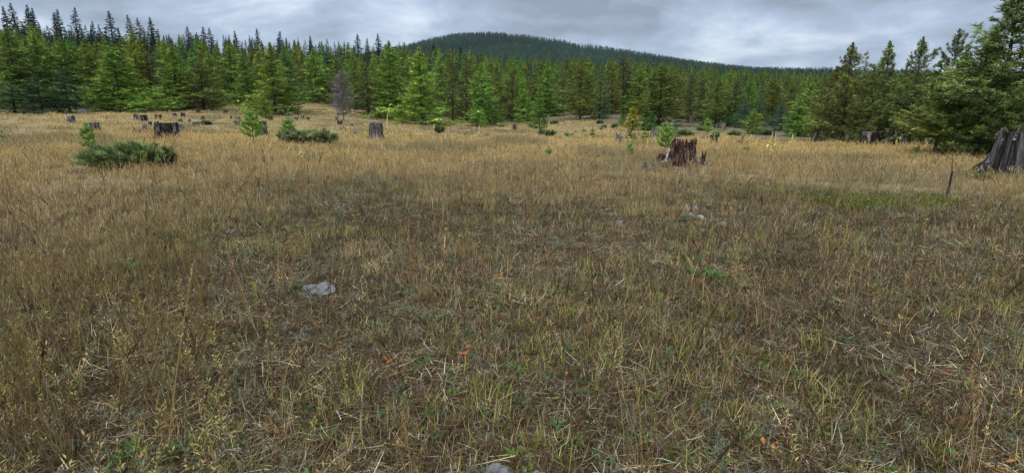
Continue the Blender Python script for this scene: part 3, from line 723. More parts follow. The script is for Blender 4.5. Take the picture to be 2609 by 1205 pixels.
def spike_mesh(seed, mat):
    r = np.random.default_rng(seed); g = Geo(); w = np.array([0.055, 0.05, 0.034, 0.008]); z = np.array([-0.25, 0.15, 0.6, 1.0])
    ring = []
    for k in range(4):
        off = r.normal(0, 0.02, 2)
        ring.append([[off[0] + w[k] * 1.5, off[1] - w[k] * .6, z[k]], [off[0] + w[k], off[1] + w[k] * .7, z[k]], [off[0] - w[k] * 1.3, off[1] + w[k] * .5, z[k]], [off[0] - w[k], off[1] - w[k] * .6, z[k]]])
    q = [[i * 4 + j, i * 4 + (j + 1) % 4, i * 4 + 4 + (j + 1) % 4, i * 4 + 4 + j] for i in range(3) for j in range(4)] + [[12, 13, 14, 15]]
    g.add(np.array(ring), [q], (1, 1, 1)); return g.mesh('splinter', mat)
def crooked(p0, p1, r0, r1, seed, n=7, wob=0.06, sides=6, sag=0.0):
    r = np.random.default_rng(seed); t = np.linspace(0, 1, n)[:, None]; p0, p1 = np.array(p0, float), np.array(p1, float)
    L = np.linalg.norm(p1 - p0); P = p0 + (p1 - p0) * t + r.normal(0, wob * L, (n, 3)) * np.sin(t * PI) * 0.7
    P[:, 2] -= sag * np.sin(t[:, 0] * PI)
    g = Geo(); tube(g, P, np.linspace(r0, r1, n) * np.exp(r.normal(0, .12, n)), sides, (1, 1, 1)); return g
def drop(o_pts): return o_pts

def stump(px, ybase, ytop, wpx, mat, label, seed, name='tree_stump', spikes=0, top=0.8, ridge=0.06, jag=0.18, hollow=0.3, flare=0.3, roots=0, group='stumps scattered over the meadow', na=44, smat=None, **kw):
    x, y, z, h, w, R = spot(px, ybase, ytop, wpx)
    t = empty(name, (x, y, z), random.Random(seed).uniform(0, 6.28)); tag(t, label, 'stump', group)
    rb = w * 0.5; rt = rb * top
    place_mesh('body', stump_geo(rb, rt, h, seed, na, 12, ridge, jag, hollow, flare * 1.3, **kw).mesh('stump_body', mat), t)
    r = random.Random(seed + 9)
    if spikes:
        ms = [spike_mesh(seed * 7 + k, smat or mat) for k in range(3)]
        for k in range(spikes):
            a = 2 * PI * k / spikes + r.uniform(-.1, .1); q = r.uniform(.88, 1.0)
            L = h * r.uniform(.18, .42)
            place_mesh('splinter', ms[k % 3], t, (rt * q * math.cos(a), rt * q * math.sin(a), h * r.uniform(.66, .84)),
                       (-math.sin(a) * r.uniform(-.25, .5), math.cos(a) * r.uniform(-.25, .5), a), (max(.5, rb * 1.1), max(.5, rb * 1.1), L))
    for k in range(roots):
        a = 2 * PI * (k + r.uniform(-.25, .25)) / roots; L = rb * r.uniform(.5, .9)
        g = crooked((rb * .8 * math.cos(a), rb * .8 * math.sin(a), .10 * h + .05), ((rb + L) * math.cos(a), (rb + L) * math.sin(a), -.06), .12 * rb + .03, .03, seed + k, sides=6)
        place_mesh('root', g.mesh('root', mat, True), t)
    return t, rb, rt, h

stump(427, 352, 311, 62, M_char, 'big charred black stump with streaked sides, broadest on the left of the meadow', 21, spikes=2, top=.84, ridge=.09, jag=.10, roots=5, hollow=.3, flare=.5, na=72)
stump(667, 341, 307, 32, M_char, 'charred upright stump half hidden by the bushy pine sapling', 22, top=.82, ridge=.08, spikes=4, jag=.2, roots=2)
stump(959, 352, 311, 38, M_grey, 'grey hollow stump with a dark cavity beside the tall mullein', 23, top=.9, ridge=.09, jag=.1, roots=3, hollow=.45, na=56)
stump(1576, 365, 342, 19, M_grey, 'small upright grey stump alone in the grass before the yellow larch', 24, top=.8, jag=.28, roots=2, spikes=3)
stump(1669, 346, 326, 20, M_grey, 'short grey flat stump behind the bright sapling of the splintered stump', 25, top=.92, jag=.1, roots=1)
stump(1819, 367, 341, 22, M_char, 'ragged black and grey stump with a seedling on top among mulleins', 26, top=.95, jag=.35, ridge=.12, spikes=4)
stump(2075, 358, 338, 19, M_char, 'narrow dark stump before the corner of the forest edge', 27, top=.8, jag=.08)
stump(2211, 368, 335, 56, M_char, 'wide flat topped black stump under the tall pointed pines', 28, top=.68, jag=.05, ridge=.06, roots=3, hollow=.15, na=56)
stump(2286, 372, 350, 48, M_char, 'low burnt stump behind two pale mullein stalks', 29, top=.9, jag=.3, ridge=.1, roots=1)
stump(236, 328, 311, 36, M_grey, 'squat grey stump with a dark top behind the small pine over the juniper', 30, top=.85, jag=.15)
stump(460, 328, 315, 19, M_grey, 'pale sided stump touching the big charred stump from behind', 31, top=.8, jag=.2)
stump(399, 322, 306, 13, M_grey, 'thin weathered snag end just behind the big charred stump', 32, top=.7, jag=.5)
stump(346, 302, 288, 13, M_grey, 'upright grey half of the stump pair behind the charred stump', 33, top=.8, jag=.3)
stump(365, 304, 292, 21, M_char, 'broader dark half of the stump pair behind the charred stump', 34, top=.9, jag=.2)
stump(404, 300, 291, 20, M_red, 'reddish broken stump in the far grass behind the charred stump', 35, top=.8, jag=.5, spikes=3)
stump(1311, 328, 315, 13, M_red, 'dark reddish stump below the twin trunked pine', 36, top=.75, jag=.3)
stump(1530, 329, 319, 12, M_grey, 'tiny pale stump with a juniper clump against it on the bank foot', 37, top=.85, jag=.2)
stump(1844, 327, 313, 11, M_grey, 'small grey stump beside the dark fallen log on the mossy flat', 38, top=.8)
stump(1968, 342, 328, 12, M_char, 'small black stump in front of the steel blue spruce', 39, top=.8, jag=.3)
stump(604, 303, 296, 18, M_grey, 'grey stump behind the bushy pine sapling, farther of two', 40, top=.85)
stump(604, 316, 307, 15, M_grey, 'grey stump behind the bushy pine sapling, nearer of two', 41, top=.85)
stump(499, 317, 309, 20, M_grey, 'low grey stump with a sprig of juniper growing against it', 42, top=.85, jag=.25)
SMALL = [(383, 316, 9), (369, 326, 12), (460, 309, 11), (483, 308, 8), (445, 295, 13), (466, 294, 11), (496, 318, 9), (503, 286, 13), (532, 284, 9), (575, 287, 12), (516, 303, 11), (589, 299, 7), (690, 304, 12), (757, 293, 10), (755, 304, 9),
         (771, 300, 9), (785, 303, 7), (857, 303, 9), (862, 293, 9), (866, 315, 14), (897, 318, 7), (182, 309, 20), (947, 303, 12)]
SMALL.sort()
for k, (a, b, w) in enumerate(SMALL):
    stump(a, b, b - w * random.uniform(.55, .8), w, (M_grey, M_grey, M_char)[k % 3], f'small low stump in the scatter of far cut stumps, {ORD[k]} of them from the left', 60 + k, top=random.uniform(.8, .95), jag=random.uniform(.1, .35), group='small far stumps', na=24)

# the splintered red stump
def splintered():
    t, rb, rt, h = stump(1737, 412, 359, 80, M_red, 'large splintered red-brown rotten stump with a jagged crown of spikes', 77, top=.74, ridge=.12, jag=.10, hollow=.3, flare=.4, na=96, lean=(0.0, 0.0), taper=.7, group='stumps scattered over the meadow')
    t.rotation_euler[2] = 0.0
    r = random.Random(4); ms = [spike_mesh(500 + k, M_red) for k in range(5)]
    for k in range(46):
        a = 2 * PI * k / 46 + r.uniform(-.07, .07); inner = k % 3 == 0
        q = r.uniform(.72, .86) if inner else r.uniform(.9, 1.02); L = h * r.uniform(.10, .28)
        out = r.uniform(.05, .65)
        place_mesh('splinter', ms[k % 5], t, (rt * q * math.cos(a), rt * q * math.sin(a), h * r.uniform(.78, .92)), (-math.sin(a) * out, math.cos(a) * out, a), (.48, .48, L))
    # leaning slab, broken side pieces, roots
    place_mesh('broken_slab', stump_geo(.26, .22, .42, 91, 28, 8, .12, .4, .3, .2).mesh('broken_slab', M_red), t, (-rb * 1.12, -.05, 0), (0, -.12, 0))
    place_mesh('leaning_stake', crooked((-rb * 1.35, -.35, .02), (-rb * .92, -.2, .52), .045, .03, 5, wob=.02).mesh('leaning_stake', M_pale, True), t)
    for k, (p0, p1, r0, r1, m) in enumerate((((-rb * .9, -.3, .16), (-rb * 2.1, -.55, .05), .10, .03, M_grey), ((-rb * 1.0, -.5, .1), (-rb * 1.75, -.95, .04), .11, .03, M_red),
                                             ((rb * .85, -.25, .15), (rb * 1.75, -.4, .02), .11, .035, M_char), ((rb * .3, -rb * .9, .1), (rb * .55, -rb * 1.5, .0), .1, .04, M_red))):
        place_mesh('root', crooked(p0, p1, r0, r1, 40 + k, wob=.04).mesh('root', m, True), t)
    for k in range(2):
        place_mesh('splinter', ms[k], t, (rb * 1.05 + .12 * k, -.2, .05), (.05, .1 - .1 * k, k), (.75, .75, .42 + .05 * k))
    return t
splintered()

# the great fissured stump at the border
def great_stump():
    x, y, z, h, w, R = spot(2500, 446, 330, 10, lift=.05)
    cx, cy, _ = on_land(2606, 440, .05); k = R / math.hypot(cx, cy); cx, cy = cx * k * 1.04, cy * k * 1.04
    rb = math.hypot(cx - x, cy - y) * 0.88; z = float(land(cx, cy))
    d = ray(2565, 330); h = EYE + math.hypot(cx, cy) * d[2] / math.hypot(d[0], d[1]) - z
    t = empty('tree_stump', (cx, cy, z)); tag(t, 'great fissured grey and black stump cut by the right border', 'stump', 'stumps scattered over the meadow')
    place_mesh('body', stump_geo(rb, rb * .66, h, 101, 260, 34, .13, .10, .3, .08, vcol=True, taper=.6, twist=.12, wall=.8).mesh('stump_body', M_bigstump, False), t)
    r = random.Random(3); ms = [spike_mesh(800 + k, M_grey) for k in range(3)]
    for k in range(16):
        a = 2 * PI * k / 16 + r.uniform(-.15, .15)
        place_mesh('splinter', ms[k % 3], t, (rb * .62 * math.cos(a), rb * .62 * math.sin(a), h * r.uniform(.72, .88)), (-math.sin(a) * .1, math.cos(a) * .1, a), (.9, .9, h * r.uniform(.12, .25)))
    for k in range(9):
        a = 2 * PI * k / 9 + r.uniform(-.2, .2)
        place_mesh('root', crooked((rb * .8 * math.cos(a), rb * .8 * math.sin(a), .22), (rb * 1.22 * math.cos(a), rb * 1.22 * math.sin(a), -.05), .15, .05, 60 + k).mesh('root', M_char, True), t)
    return cx, cy, rb
GS = great_stump()

# logs, dead branches, dead sapling
def log(px, py, wpx, rad, mat, label, seed, rz=0.0, name='fallen_log', cat='log', stubs=2):
    x, y, z, h, w, R = spot(px, py, None, wpx, .08)
    t = empty(name, (x, y, z), rz - math.atan2(x, y)); tag(t, label, cat)
    place_mesh('log_body', crooked((-w / 2, 0, rad * .6), (w / 2, 0, rad * .8), rad, rad * .75, seed, 9, .02, 9).mesh('log_body', mat), t)
    r = random.Random(seed)
    for k in range(stubs):
        u = r.uniform(-.4, .4) * w
        place_mesh('branch_stub', crooked((u, 0, rad), (u + r.uniform(-.2, .2), r.uniform(-.3, .3), rad + r.uniform(.15, .4)), rad * .3, rad * .12, seed + k + 1).mesh('branch_stub', mat), t)
    return t
log(362, 340, 38, .14, M_red, 'reddish rotten log lying against the big charred stump', 201, .1)
log(1832, 324, 26, .2, M_char, 'dark fallen log lying on the mossy flat before the olive pine', 202, .0)
log(1195, 342, 28, .05, M_char, 'thin dark branch lying in the grass beyond the mulleins', 203, .05, 'dead_branch', 'branch', 3)
log(1240, 344, 20, .05, M_char, 'short dark branch lying right beside a tall yellow mullein', 204, -.15, 'dead_branch', 'branch', 3)
log(874, 326, 16, .06, M_char, 'flat dark stick in the grass below the bare grey tree', 205, 0, 'dead_branch', 'branch', 1)
log(2105, 358, 40, .06, M_grey, 'grey fallen branch at the foot of the forest corner', 206, .1, 'dead_branch', 'branch', 4)
def branch_heap(px, py, wpx, mat, label, seed, n, hgt, name, col=None):
    x, y, z, h, w, R = spot(px, py, None, wpx, .1); t = empty(name, (x, y, z), -math.atan2(x, y)); tag(t, label, 'branch')
    r = random.Random(seed)
    for k in range(n):
        u = r.uniform(-.5, .5) * w; a = r.uniform(0, PI)
        L = w * r.uniform(.25, .5)
        place_mesh('bough', crooked((u, r.uniform(-.3, .3), .05), (u + L * math.cos(a), r.uniform(-.4, .4), hgt * r.uniform(.3, 1.1)), .035, .01, seed + k, 7, .1).mesh('bough', mat), t)
branch_heap(2140, 357, 52, M_pale, 'bleached white branches heaped in front of the first tall pine', 301, 11, .55, 'branch_heap')
branch_heap(1880, 370, 40, M_red, 'red-brown dead branches sticking out of the grass near the mulleins', 311, 8, .55, 'branch_heap')
def dead_sapling():
    x, y, z, h, w, R = spot(2418, 500, 390, 10, .03)
    t = empty('dead_sapling', (x, y, z)); tag(t, 'thin dead sapling stem standing in the grass with bare twigs', 'sapling')
    g = Geo(); d = ray(2427, 390); tx = R * d[0] / math.hypot(d[0], d[1]) - x; ty = R * d[1] / math.hypot(d[0], d[1]) - y; q = np.array([0, .15, .35, .62, .64, .85, 1.0]); jit = np.array([-.04, -.01, 0, .03, .02, .01, 0])
    P = np.stack([tx * q + jit, ty * q, q * h - .03], -1)
    tube(g, P, [.02, .02, .017, .015, .009, .006, .003], 7, (1, 1, 1)); place_mesh('stem', g.mesh('stem', M_char, True), t)
    r = random.Random(2)
    for k in range(9):
        zz = r.uniform(.15, h * .9); a = r.uniform(0, 6.28); L = r.uniform(.15, .38)
        place_mesh('twig', crooked((tx * zz / h, ty * zz / h, zz), (tx * zz / h + L * math.cos(a), L * math.sin(a), zz + r.uniform(.02, .2)), .007, .002, 70 + k, 5, .05, 4).mesh('twig', M_deadtwig), t)
    place_mesh('bark_flap', crooked((-.1, -.05, .0), (-.05, -.03, .26), .045, .012, 9, 6, .08).mesh('bark_flap', M_grey), t)
dead_sapling()
def bare_tree():
    R = on_land(886, 309, .05)[2]; x, y, z, h = stand(868, 187, R)
    t = empty('bare_tree', (x, y, z), 0); tag(t, 'leafless grey dead tree with fine bare twigs standing out in the meadow', 'tree')
    tg, cg = conifer(h, h * .27, 'bushy', 90, .1, -5, 10, 10, 1, .01, .003, (0.1, 0.1, 0.1), wood=True, irregular=.35)
    place_mesh('trunk', tg.mesh('bare_trunk', M_deadtwig, True), t)
    g = Geo(); ga = 2.39996
    for i in range(120):
        u = .12 + .86 * (i + .5) / 120; L = h * .40 * float(PROF['bushy'](u)) * rng.uniform(.6, 1.15); az = i * ga
        b = np.array([0, 0, u * h]); d = np.array([math.sin(az), math.cos(az), rng.uniform(-.2, .5)])
        s = np.linspace(0, 1, 5)[:, None]; P = b + d * L * s + rng.normal(0, .05 * L, (5, 3)) * s
        tube(g, P, np.linspace(.035, .012, 5), 3, (1, 1, 1), cap=False)
        for k in range(9):
            v = rng.uniform(.2, 1); q = b + d * L * v; dd = nrm(d + rng.normal(0, .8, 3)); l2 = rng.uniform(.2, .55) * (1.2 - v * .5)
            tube(g, np.array([q, q + dd * l2 * .5 + rng.normal(0, .03, 3), q + dd * l2]), [.014, .011, .006], 3, (1, 1, 1), cap=False)
    place_mesh('crown', g.mesh('bare_twigs', M_deadtwig), t, color=(1, 1, 1))
bare_tree()

# ------------------------------------------------------------------ rocks
def rock(px, py, wpx, hpx, mat, label, seed, group=None, lift=0.04, name='rock', dep=.38):
    x, y, z, h, w, R = spot(px, py, py - hpx, wpx, lift)
    n = 26 if wpx > 30 else 14
    th, ph = np.meshgrid(np.linspace(0, 2 * PI, n, endpoint=False), np.linspace(-PI / 2, PI / 2, n // 2 + 1), indexing='ij')
    V = np.stack([np.cos(th) * np.cos(ph), np.sin(th) * np.cos(ph), np.sin(ph)], -1).reshape(-1, 3)
    out = []
    for v in V:
        v = Vector(v); c = Vector((round(v.x * 2.2) / 2.2, round(v.y * 2.2) / 2.2, round(v.z * 2) / 2))
        q = v.lerp(c, .35); f = 1 + .35 * mnoise.noise(v * 1.3 + Vector((seed * 3.1, 0, 0))) + .14 * mnoise.noise(v * 4 + Vector((0, seed, 0)))
        out.append(q * f)
    V = np.array(out); V = V / np.abs(V).max(0)
    m = n // 2 + 1; i = np.arange(n)[:, None]; j = np.arange(m - 1)[None]; i2 = (i + 1) % n
    q = np.stack([i * m + j, i2 * m + j, i2 * m + j + 1, i * m + j + 1], -1).reshape(-1, 4)
    g = Geo(); g.add(V * np.array([w / 2, w * dep, max(h, .03)]), [q], (1, 1, 1))
    o = place_mesh(name, g.mesh(name, mat), None, (x, y, z - .12 * max(h, .03)), (random.uniform(-.12, .12), random.uniform(-.12, .12), -math.atan2(x, y) + random.uniform(-.3, .3)))
    tag(o, label, 'rock', group); return o
rock(818, 740, 92, 16, M_rock, 'flat cracked grey rock alone in the grass at mid left', 1, lift=0, dep=.46)
rock(1275, 1225, 110, 42, M_rock, 'grey rock at the bottom border of the picture, larger one', 2, lift=0)
rock(1372, 1232, 60, 34, M_rock, 'small grey rock just right of the rock at the bottom border', 3, lift=0)
rock(1843, 574, 26, 12, M_rockw, 'pale round rock in the stony patch, rightmost', 4, lift=0)
rock(1789, 588, 17, 6, M_rockw, 'small flat white rock in front of the stony patch', 5, lift=0)
rock(1578, 575, 36, 14, M_rock, 'pale grey rock in the grass left of the stony patch', 6, lift=0)
for k, (a, b, w, hh) in enumerate([(1740, 546, 16, 8), (1752, 533, 24, 11), (1760, 549, 18, 8), (1770, 531, 20, 11), (1782, 557, 30, 11), (1792, 536, 16, 9)]):
    rock(a, b, w, hh, (M_rockw, M_rock)[k % 2], f'pale stone in the stony patch of open ground, {ORD[k]} from the left', 10 + k, 'stones of the stony patch', 0)
rock(2052, 494, 22, 9, M_rockw, 'pale rock at the left tip of the green ground cover', 20, lift=0)
rock(2150, 590, 38, 10, M_rock, 'flat grey rock in sparse grass south of the green ground cover', 21, lift=0)
rock(2542, 522, 18, 10, M_rockw, 'white stone below the great fissured stump', 22, lift=0)
rock(2388, 603, 18, 8, M_rockw, 'small pale stone far right in the sparse grass', 23, lift=0)
rock(2256, 600, 22, 6, M_rockw, 'small buff stone between the flat grey rock and the right stone', 24, lift=0)
rock(1745, 634, 22, 9, M_rockw, 'small buff stone in short grass below the stony patch', 25, lift=0)
rock(1968, 648, 34, 8, M_rock, 'flat grey stone in short grass below the flat rock', 26, lift=0)
rock(590, 592, 22, 9, M_rockw, 'small pale stone in the left grass above the flat cracked rock', 27, lift=0)
rock(1647, 428, 22, 18, M_rockd, 'dark rock in front of the splintered stump', 30)
rock(905, 343, 12, 14, M_rock, 'grey rock standing in the grass left of the hollow stump', 31)
rock(1210, 331, 12, 9, M_rockw, 'white rock at the foot of the bluish green larch', 32)
rock(1143, 331, 8, 8, M_rockw, 'small white rock beside the round juniper', 33)
rock(1385, 347, 14, 8, M_rockw, 'white rock in front of the low dark juniper', 34)
rock(1458, 345, 9, 8, M_rock, 'grey rock beside the stub of a seedling on the plain', 35)
rock(1468, 338, 9, 8, M_rock, 'grey rock just behind the seedling on the plain', 36)
rock(210, 291, 27, 18, M_rock, 'grey boulder at the forest edge below the broad bright larch', 37, name='boulder')
rock(2516, 396, 82, 50, M_rock, 'large pale grey boulder behind the trunk of the tallest pine', 38, name='boulder')
rock(54, 293, 12, 5, M_rockw, 'white stone at the foot of the dark spruces', 39)
rock(382, 283, 8, 6, M_rockw, 'white stone under the pointed bright larch, left one', 40)
rock(433, 286, 9, 8, M_rockw, 'white stone under the pointed bright larch, right one', 41)
for k, (a, b) in enumerate([(614, 276), (623, 278), (629, 269), (638, 274)]): rock(a, b, 6, 4.5, M_rockw, f'white stone on the mossy bank below the shaded larch, {ORD[k]} from the left', 50 + k, 'white stones on the mossy bank')

# ------------------------------------------------------------------ saplings and shrubs
def sapling_geo(h, rad, nb, nl, nw, seed, col, tip, trunk_r, bare=.15, up=40, per=80):
    """Young pine: whorled upturned shoots, each a brush of needles."""
    r = np.random.default_rng(seed); tg, cg = Geo(), Geo(); col, tip = np.array(col), np.array(tip)
    zz = np.linspace(0, 1, 7); bx = r.normal(0, .03 * h, 2)
    path = np.stack([bx[0] * np.sin(3 * zz), bx[1] * np.sin(2.4 * zz), zz * h], -1)
    tube(tg, path, trunk_r * (1 - zz * .8), 6, (1, 1, 1))
    shoots = [(path[-2], np.array([0, 0, 1.0]), h * .2)]
    nwh = max(3, nb // 5)
    for k in range(nb):
        t = bare + (.93 - bare) * ((k // 5) + r.uniform(-.15, .15)) / nwh; a = k * 2 * PI / 5 + r.normal(0, .25) + (k // 5) * .6
        L = rad * (1 - t) ** .55 * r.uniform(.7, 1.15) + .05 * h; p = math.radians(up + r.normal(0, 8))
        b = np.array([np.interp(t, zz, path[:, i]) for i in range(3)])
        d0 = np.array([math.cos(a) * math.cos(p * .5), math.sin(a) * math.cos(p * .5), math.sin(p * .5)]); d1 = np.array([math.cos(a) * math.cos(p * 1.3), math.sin(a) * math.cos(p * 1.3), math.sin(p * 1.3)])
        m = b + d0 * L * .5; tube(cg, np.array([b, m, m + d1 * L * .5]), [trunk_r * .4, trunk_r * .3, trunk_r * .15], 4, (1, 1, 1), 1, cap=False)
        shoots += [(b + d0 * L * .12, d0, L * .4), (m, d1, L * .55)]
        for s in (-1, 1):
            if r.random() < .6:
                sd_ = nrm(d0 + s * .7 * np.array([-math.sin(a), math.cos(a), 0]) + [0, 0, .3]); shoots.append((b + d0 * L * .35, sd_, L * .38))
    for b, d, L in shoots:
        n = per; u = r.random(n); P = b + d * (L * u)[:, None]
        D = nrm(d * .55 + r.normal(0, .5, (n, 3)))
        cc = (col + (tip - col) * u[:, None]) * np.exp(r.normal(0, .2, n))[:, None]
        s = nrm(np.cross(D, r.normal(size=(n, 3)))) * (nw * .5)
        v = np.stack([P - s, P + s, P + D * (nl * r.uniform(.7, 1.2, n))[:, None]], 1).reshape(-1, 3)
        cg.add(v, np.arange(3 * n).reshape(-1, 3), np.repeat(cc, 3, 0))
    return tg, cg
GREEN, GTIP = (0.15, 0.28, 0.05), (0.30, 0.45, 0.09)
def sapling(px, ybase, ytop, wpx, label, seed, col=GREEN, tip=GTIP, nb=18, bare=.12, up=40, bark=None, name='pine_sapling', group='small pine saplings in the meadow', nl=.09, lift=.1, dens=1.0):
    x, y, z, h, w, R = spot(px, ybase, ytop, wpx, lift); per = int(42 * dens)
    t = empty(name, (x, y, z)); tag(t, label, 'sapling', group)
    nl = max(.06, min(.16, h * nl * 1.15)); nw = max(.007, R * .0009)
    tg, cg = sapling_geo(h, w * .72, nb, nl, nw, seed, col, tip, max(.012, h * .017), bare, up, per)
    place_mesh('trunk', tg.mesh('sapling_trunk', bark or M_twig, True), t); place_mesh('crown', cg.mesh('sapling_needles', [M_plant, M_twig]), t, color=(1, 1, 1))
    return t
sapling(1694, 408, 313, 64, 'bright green pine sapling with a silvery stem right beside the splintered stump', 1, nb=20, bare=.40, up=50, bark=M_pale, nl=.06, dens=1.1)
sapling(646, 360, 290, 66, 'bushy bright pine sapling partly hiding a charred upright stump', 2, nb=24, bare=.22, up=45)
sapling(228, 380, 316, 40, 'pine sapling rising behind the large round juniper', 3, nb=16, bare=.2, up=45, col=(.12, .18, .04))
sapling(738, 350, 300, 40, 'light green pine sapling growing out of the wide low juniper', 4, nb=20, bare=.1)
sapling(679, 306, 250, 26, 'slender yellow-green sapling in front of the big yellow-tipped larch', 5, nb=22, col=(.14, .22, .04), tip=(.24, .32, .06), bare=.15, dens=1.2)
sapling(1509, 352, 325, 12, 'small narrow pine seedling standing straight on the open plain', 6, nb=14, col=(.09, .16, .035))
sapling(1487, 337, 323, 9, 'tiny pine seedling before the bank, left of the two stumps', 7, nb=10)
sapling(1445, 347, 332, 16, 'tiny spreading seedling between the low dark juniper and a grey rock', 8, nb=10)
sapling(1607, 392, 360, 22, 'bright pine seedling in the grass in front of the small upright stump', 9, nb=14)
sapling(1617, 358, 340, 14, 'small green pine seedling just behind the one nearest the upright stump', 10, nb=12)
sapling(1606, 355, 330, 24, 'dull olive pine seedling below the yellow larch', 11, nb=12, col=(.09, .11, .04), tip=(.14, .15, .06), dens=.7)
sapling(1644, 360, 331, 20, 'bright seedling between the olive seedling and the short grey stump', 12, nb=14)
sapling(1395, 412, 372, 16, 'green tuft of pine on a pale bare stalk in the open grass', 13, nb=8, bare=.62, bark=M_pale)
sapling(2184, 362, 328, 22, 'yellow-green pine sapling leaning on the flat topped black stump', 14, nb=16, col=(.14, .22, .04))
sapling(2018, 350, 332, 14, 'little green sapling beside a golden mullein near the forest corner', 15, nb=12)
sapling(2050, 346, 328, 14, 'little green sapling before the forest corner, left of the narrow dark stump', 16, nb=12)
sapling(1901, 386, 360, 12, 'dark green seedling in the tall grass before the red-brown branches', 17, nb=10, col=(.07, .13, .04))
sapling(1822, 350, 325, 16, 'sparse seedling growing from the ragged stump', 18, nb=10, bare=.3, dens=.6)
sapling(1802, 341, 305, 24, 'light green young pine on a thin stem on the mossy flat', 19, nb=18, bare=.25)
sapling(1233, 326, 290, 17, 'small bright sapling at the foot of the bluish green larch', 20, nb=18, col=(.11, .24, .05))
sapling(7, 355, 333, 14, 'yellowish seedling by the left border in the tall grass', 21, nb=10, col=(.16, .17, .05))
sapling(1045 + 1, 350, 338, 8, 'tiny green seedling in the pale grass right of the hollow stump', 22, nb=8)
sapling(2340, 392, 372, 28, 'green seedling at the foot of the thin trunked pine, left side', 23, nb=12, bare=.1, up=25)
sapling(2405, 388, 366, 40, 'spreading green seedling at the foot of the thin trunked pine, right side', 24, nb=16, bare=.05, up=25, col=(.09, .15, .035))
# larger young trees on the meadow
def young(kind, xt, yt, yb, w, label, tint, **kw): return tree_px(kind, xt, yt, yb, w, label, tint, name=kw.pop('name', None), **kw)
young('younglarch', 1376, 223, 334, 46, 'young larch with a pale stem standing out in front of the forest', (1.0, 1.0, .9))
young('younglarch', 1613, 268, 331, 48, 'autumn yellow young larch in front of the mottled pine', (2.7, 1.55, .6))
young('younglarch', 1590, 264, 320, 26, 'dark green young larch just behind the yellow one', (.8, .95, .9))
young('younglarch', 1659, 282, 333, 42, 'bright green young larch between the yellow one and the short grey stump', (.85, 1.1, .95))
young('younglarch', 1641, 300, 333, 24, 'little green larch touching the bright green young larch', (.85, 1.05, .95))
young('younglarch', 1799, 276, 320, 28, 'yellow-green young larch behind the thin stemmed pine on the mossy flat', (1.1, 1.1, .9))
young('younglarch', 1858, 268, 322, 30, 'green young tree between the olive pine and the first blue spruce', (.7, .9, .9))
young('nearpine', 1921, 274, 340, 56, 'bright bushy young pine in front of the blue spruces', (1.5, 1.7, 1.0), name='young_pine_tree')
young('spruce', 1724, 303, 347, 27, 'small blue green spruce just behind the bright stump-side sapling', (.95, 1.25, 1.6), name='young_spruce_tree')
young('spruce', 733, 274, 336, 36, 'silvery young spruce behind the light green pine sapling and juniper', (1.4, 1.6, 1.9), name='young_spruce_tree')

def juniper(px, ybase, ytop, wpx, label, seed, col=(.10, .15, .06), tip=(.2, .26, .09), n=None, lean=0.0, depth=.75, lift=.02):
    x, y, z, h, w, R = spot(px, ybase, ytop, wpx, lift); r = np.random.default_rng(seed)
    h = h * .74; t = empty('juniper_shrub', (x, y + w * depth * .35, float(land(x, y + w * depth * .35))), -math.atan2(x, y)); tag(t, label, 'shrub', 'junipers in the meadow')
    n = n or (230 if wpx > 100 else 60); cg, sg = Geo(), Geo(); col, tip = np.array(col), np.array(tip)
    bw = max(.014, R * .0014); bl = max(.06, min(.12, R * .0055))
    for k in range(n):
        a = r.uniform(0, 2 * PI); q = math.sqrt(r.random()) * .82; bx, by = q * math.cos(a) * w * .44, q * math.sin(a) * w * .44 * depth
        hh = h * (1 - .55 * q ** 2.2) * r.uniform(.5, 1.25); out = np.array([math.cos(a) * q, math.sin(a) * q * depth, 0]) * w * .13 + np.array([lean * h * .5, 0, 0]) + np.append(r.normal(0, .1 * h, 2), 0)
        s = np.linspace(0, 1, 5)[:, None]; P = np.array([bx * .75, by * .75, .02]) + np.array([bx * .2, by * .2, 0]) * s + out * s ** 1.5 + np.array([0, 0, hh]) * s ** .8
        tube(sg, P[:4], [.014, .012, .009, .006], 3, (1, 1, 1), cap=False)
        m = int(110 * (1 if wpx > 100 else .7)); u = r.uniform(.25, 1.02, m); kk = np.clip((u * 4).astype(int), 0, 3); f = (u * 4 - kk)[:, None]
        Q = P[kk] * (1 - f) + P[kk + 1] * f; dr = nrm(P[kk + 1] - P[kk])
        off = nrm(dr * .4 + r.normal(0, .6, (m, 3))); Q = Q + off * (r.uniform(0, .10, m) * (1 - .6 * u) * min(1, h * 2))[:, None]
        D = nrm(dr * .7 + off * .7); cc = (col + (tip - col) * np.clip(u - .3, 0, 1)[:, None]) * math.exp(r.normal(0, .42)) * np.exp(r.normal(0, .2, m))[:, None]
        sv = nrm(np.cross(D, r.normal(size=(m, 3)))) * (bw * .5)
        cg.add(np.stack([Q - sv, Q + sv, Q + D * (bl * r.uniform(.6, 1.3, m))[:, None]], 1).reshape(-1, 3), np.arange(3 * m).reshape(-1, 3), np.repeat(cc, 3, 0))
    place_mesh('stems', sg.mesh('juniper_stems', M_twig), t); place_mesh('foliage', cg.mesh('juniper_foliage', M_plant), t, color=(1, 1, 1))
juniper(312, 436, 362, 245, 'large dark green juniper mound in the left grass', 1, col=(.095, .135, .055), tip=(.23, .28, .10), lean=-.7)
juniper(772, 370, 328, 168, 'wide low olive juniper with a light pine sapling in it', 2, col=(.11, .14, .06), tip=(.26, .28, .13))
juniper(1120, 340, 318, 28, 'small round juniper ball in the open grass', 3)
juniper(1394, 348, 331, 48, 'low dark juniper mat at the foot of the pale stemmed larch', 4, col=(.05, .085, .04))
juniper(1748, 346, 332, 44, 'low juniper behind the splintered stump', 5)
juniper(1873, 347, 336, 34, 'flat bluish juniper patch among the right stumps', 6, col=(.06, .1, .055))
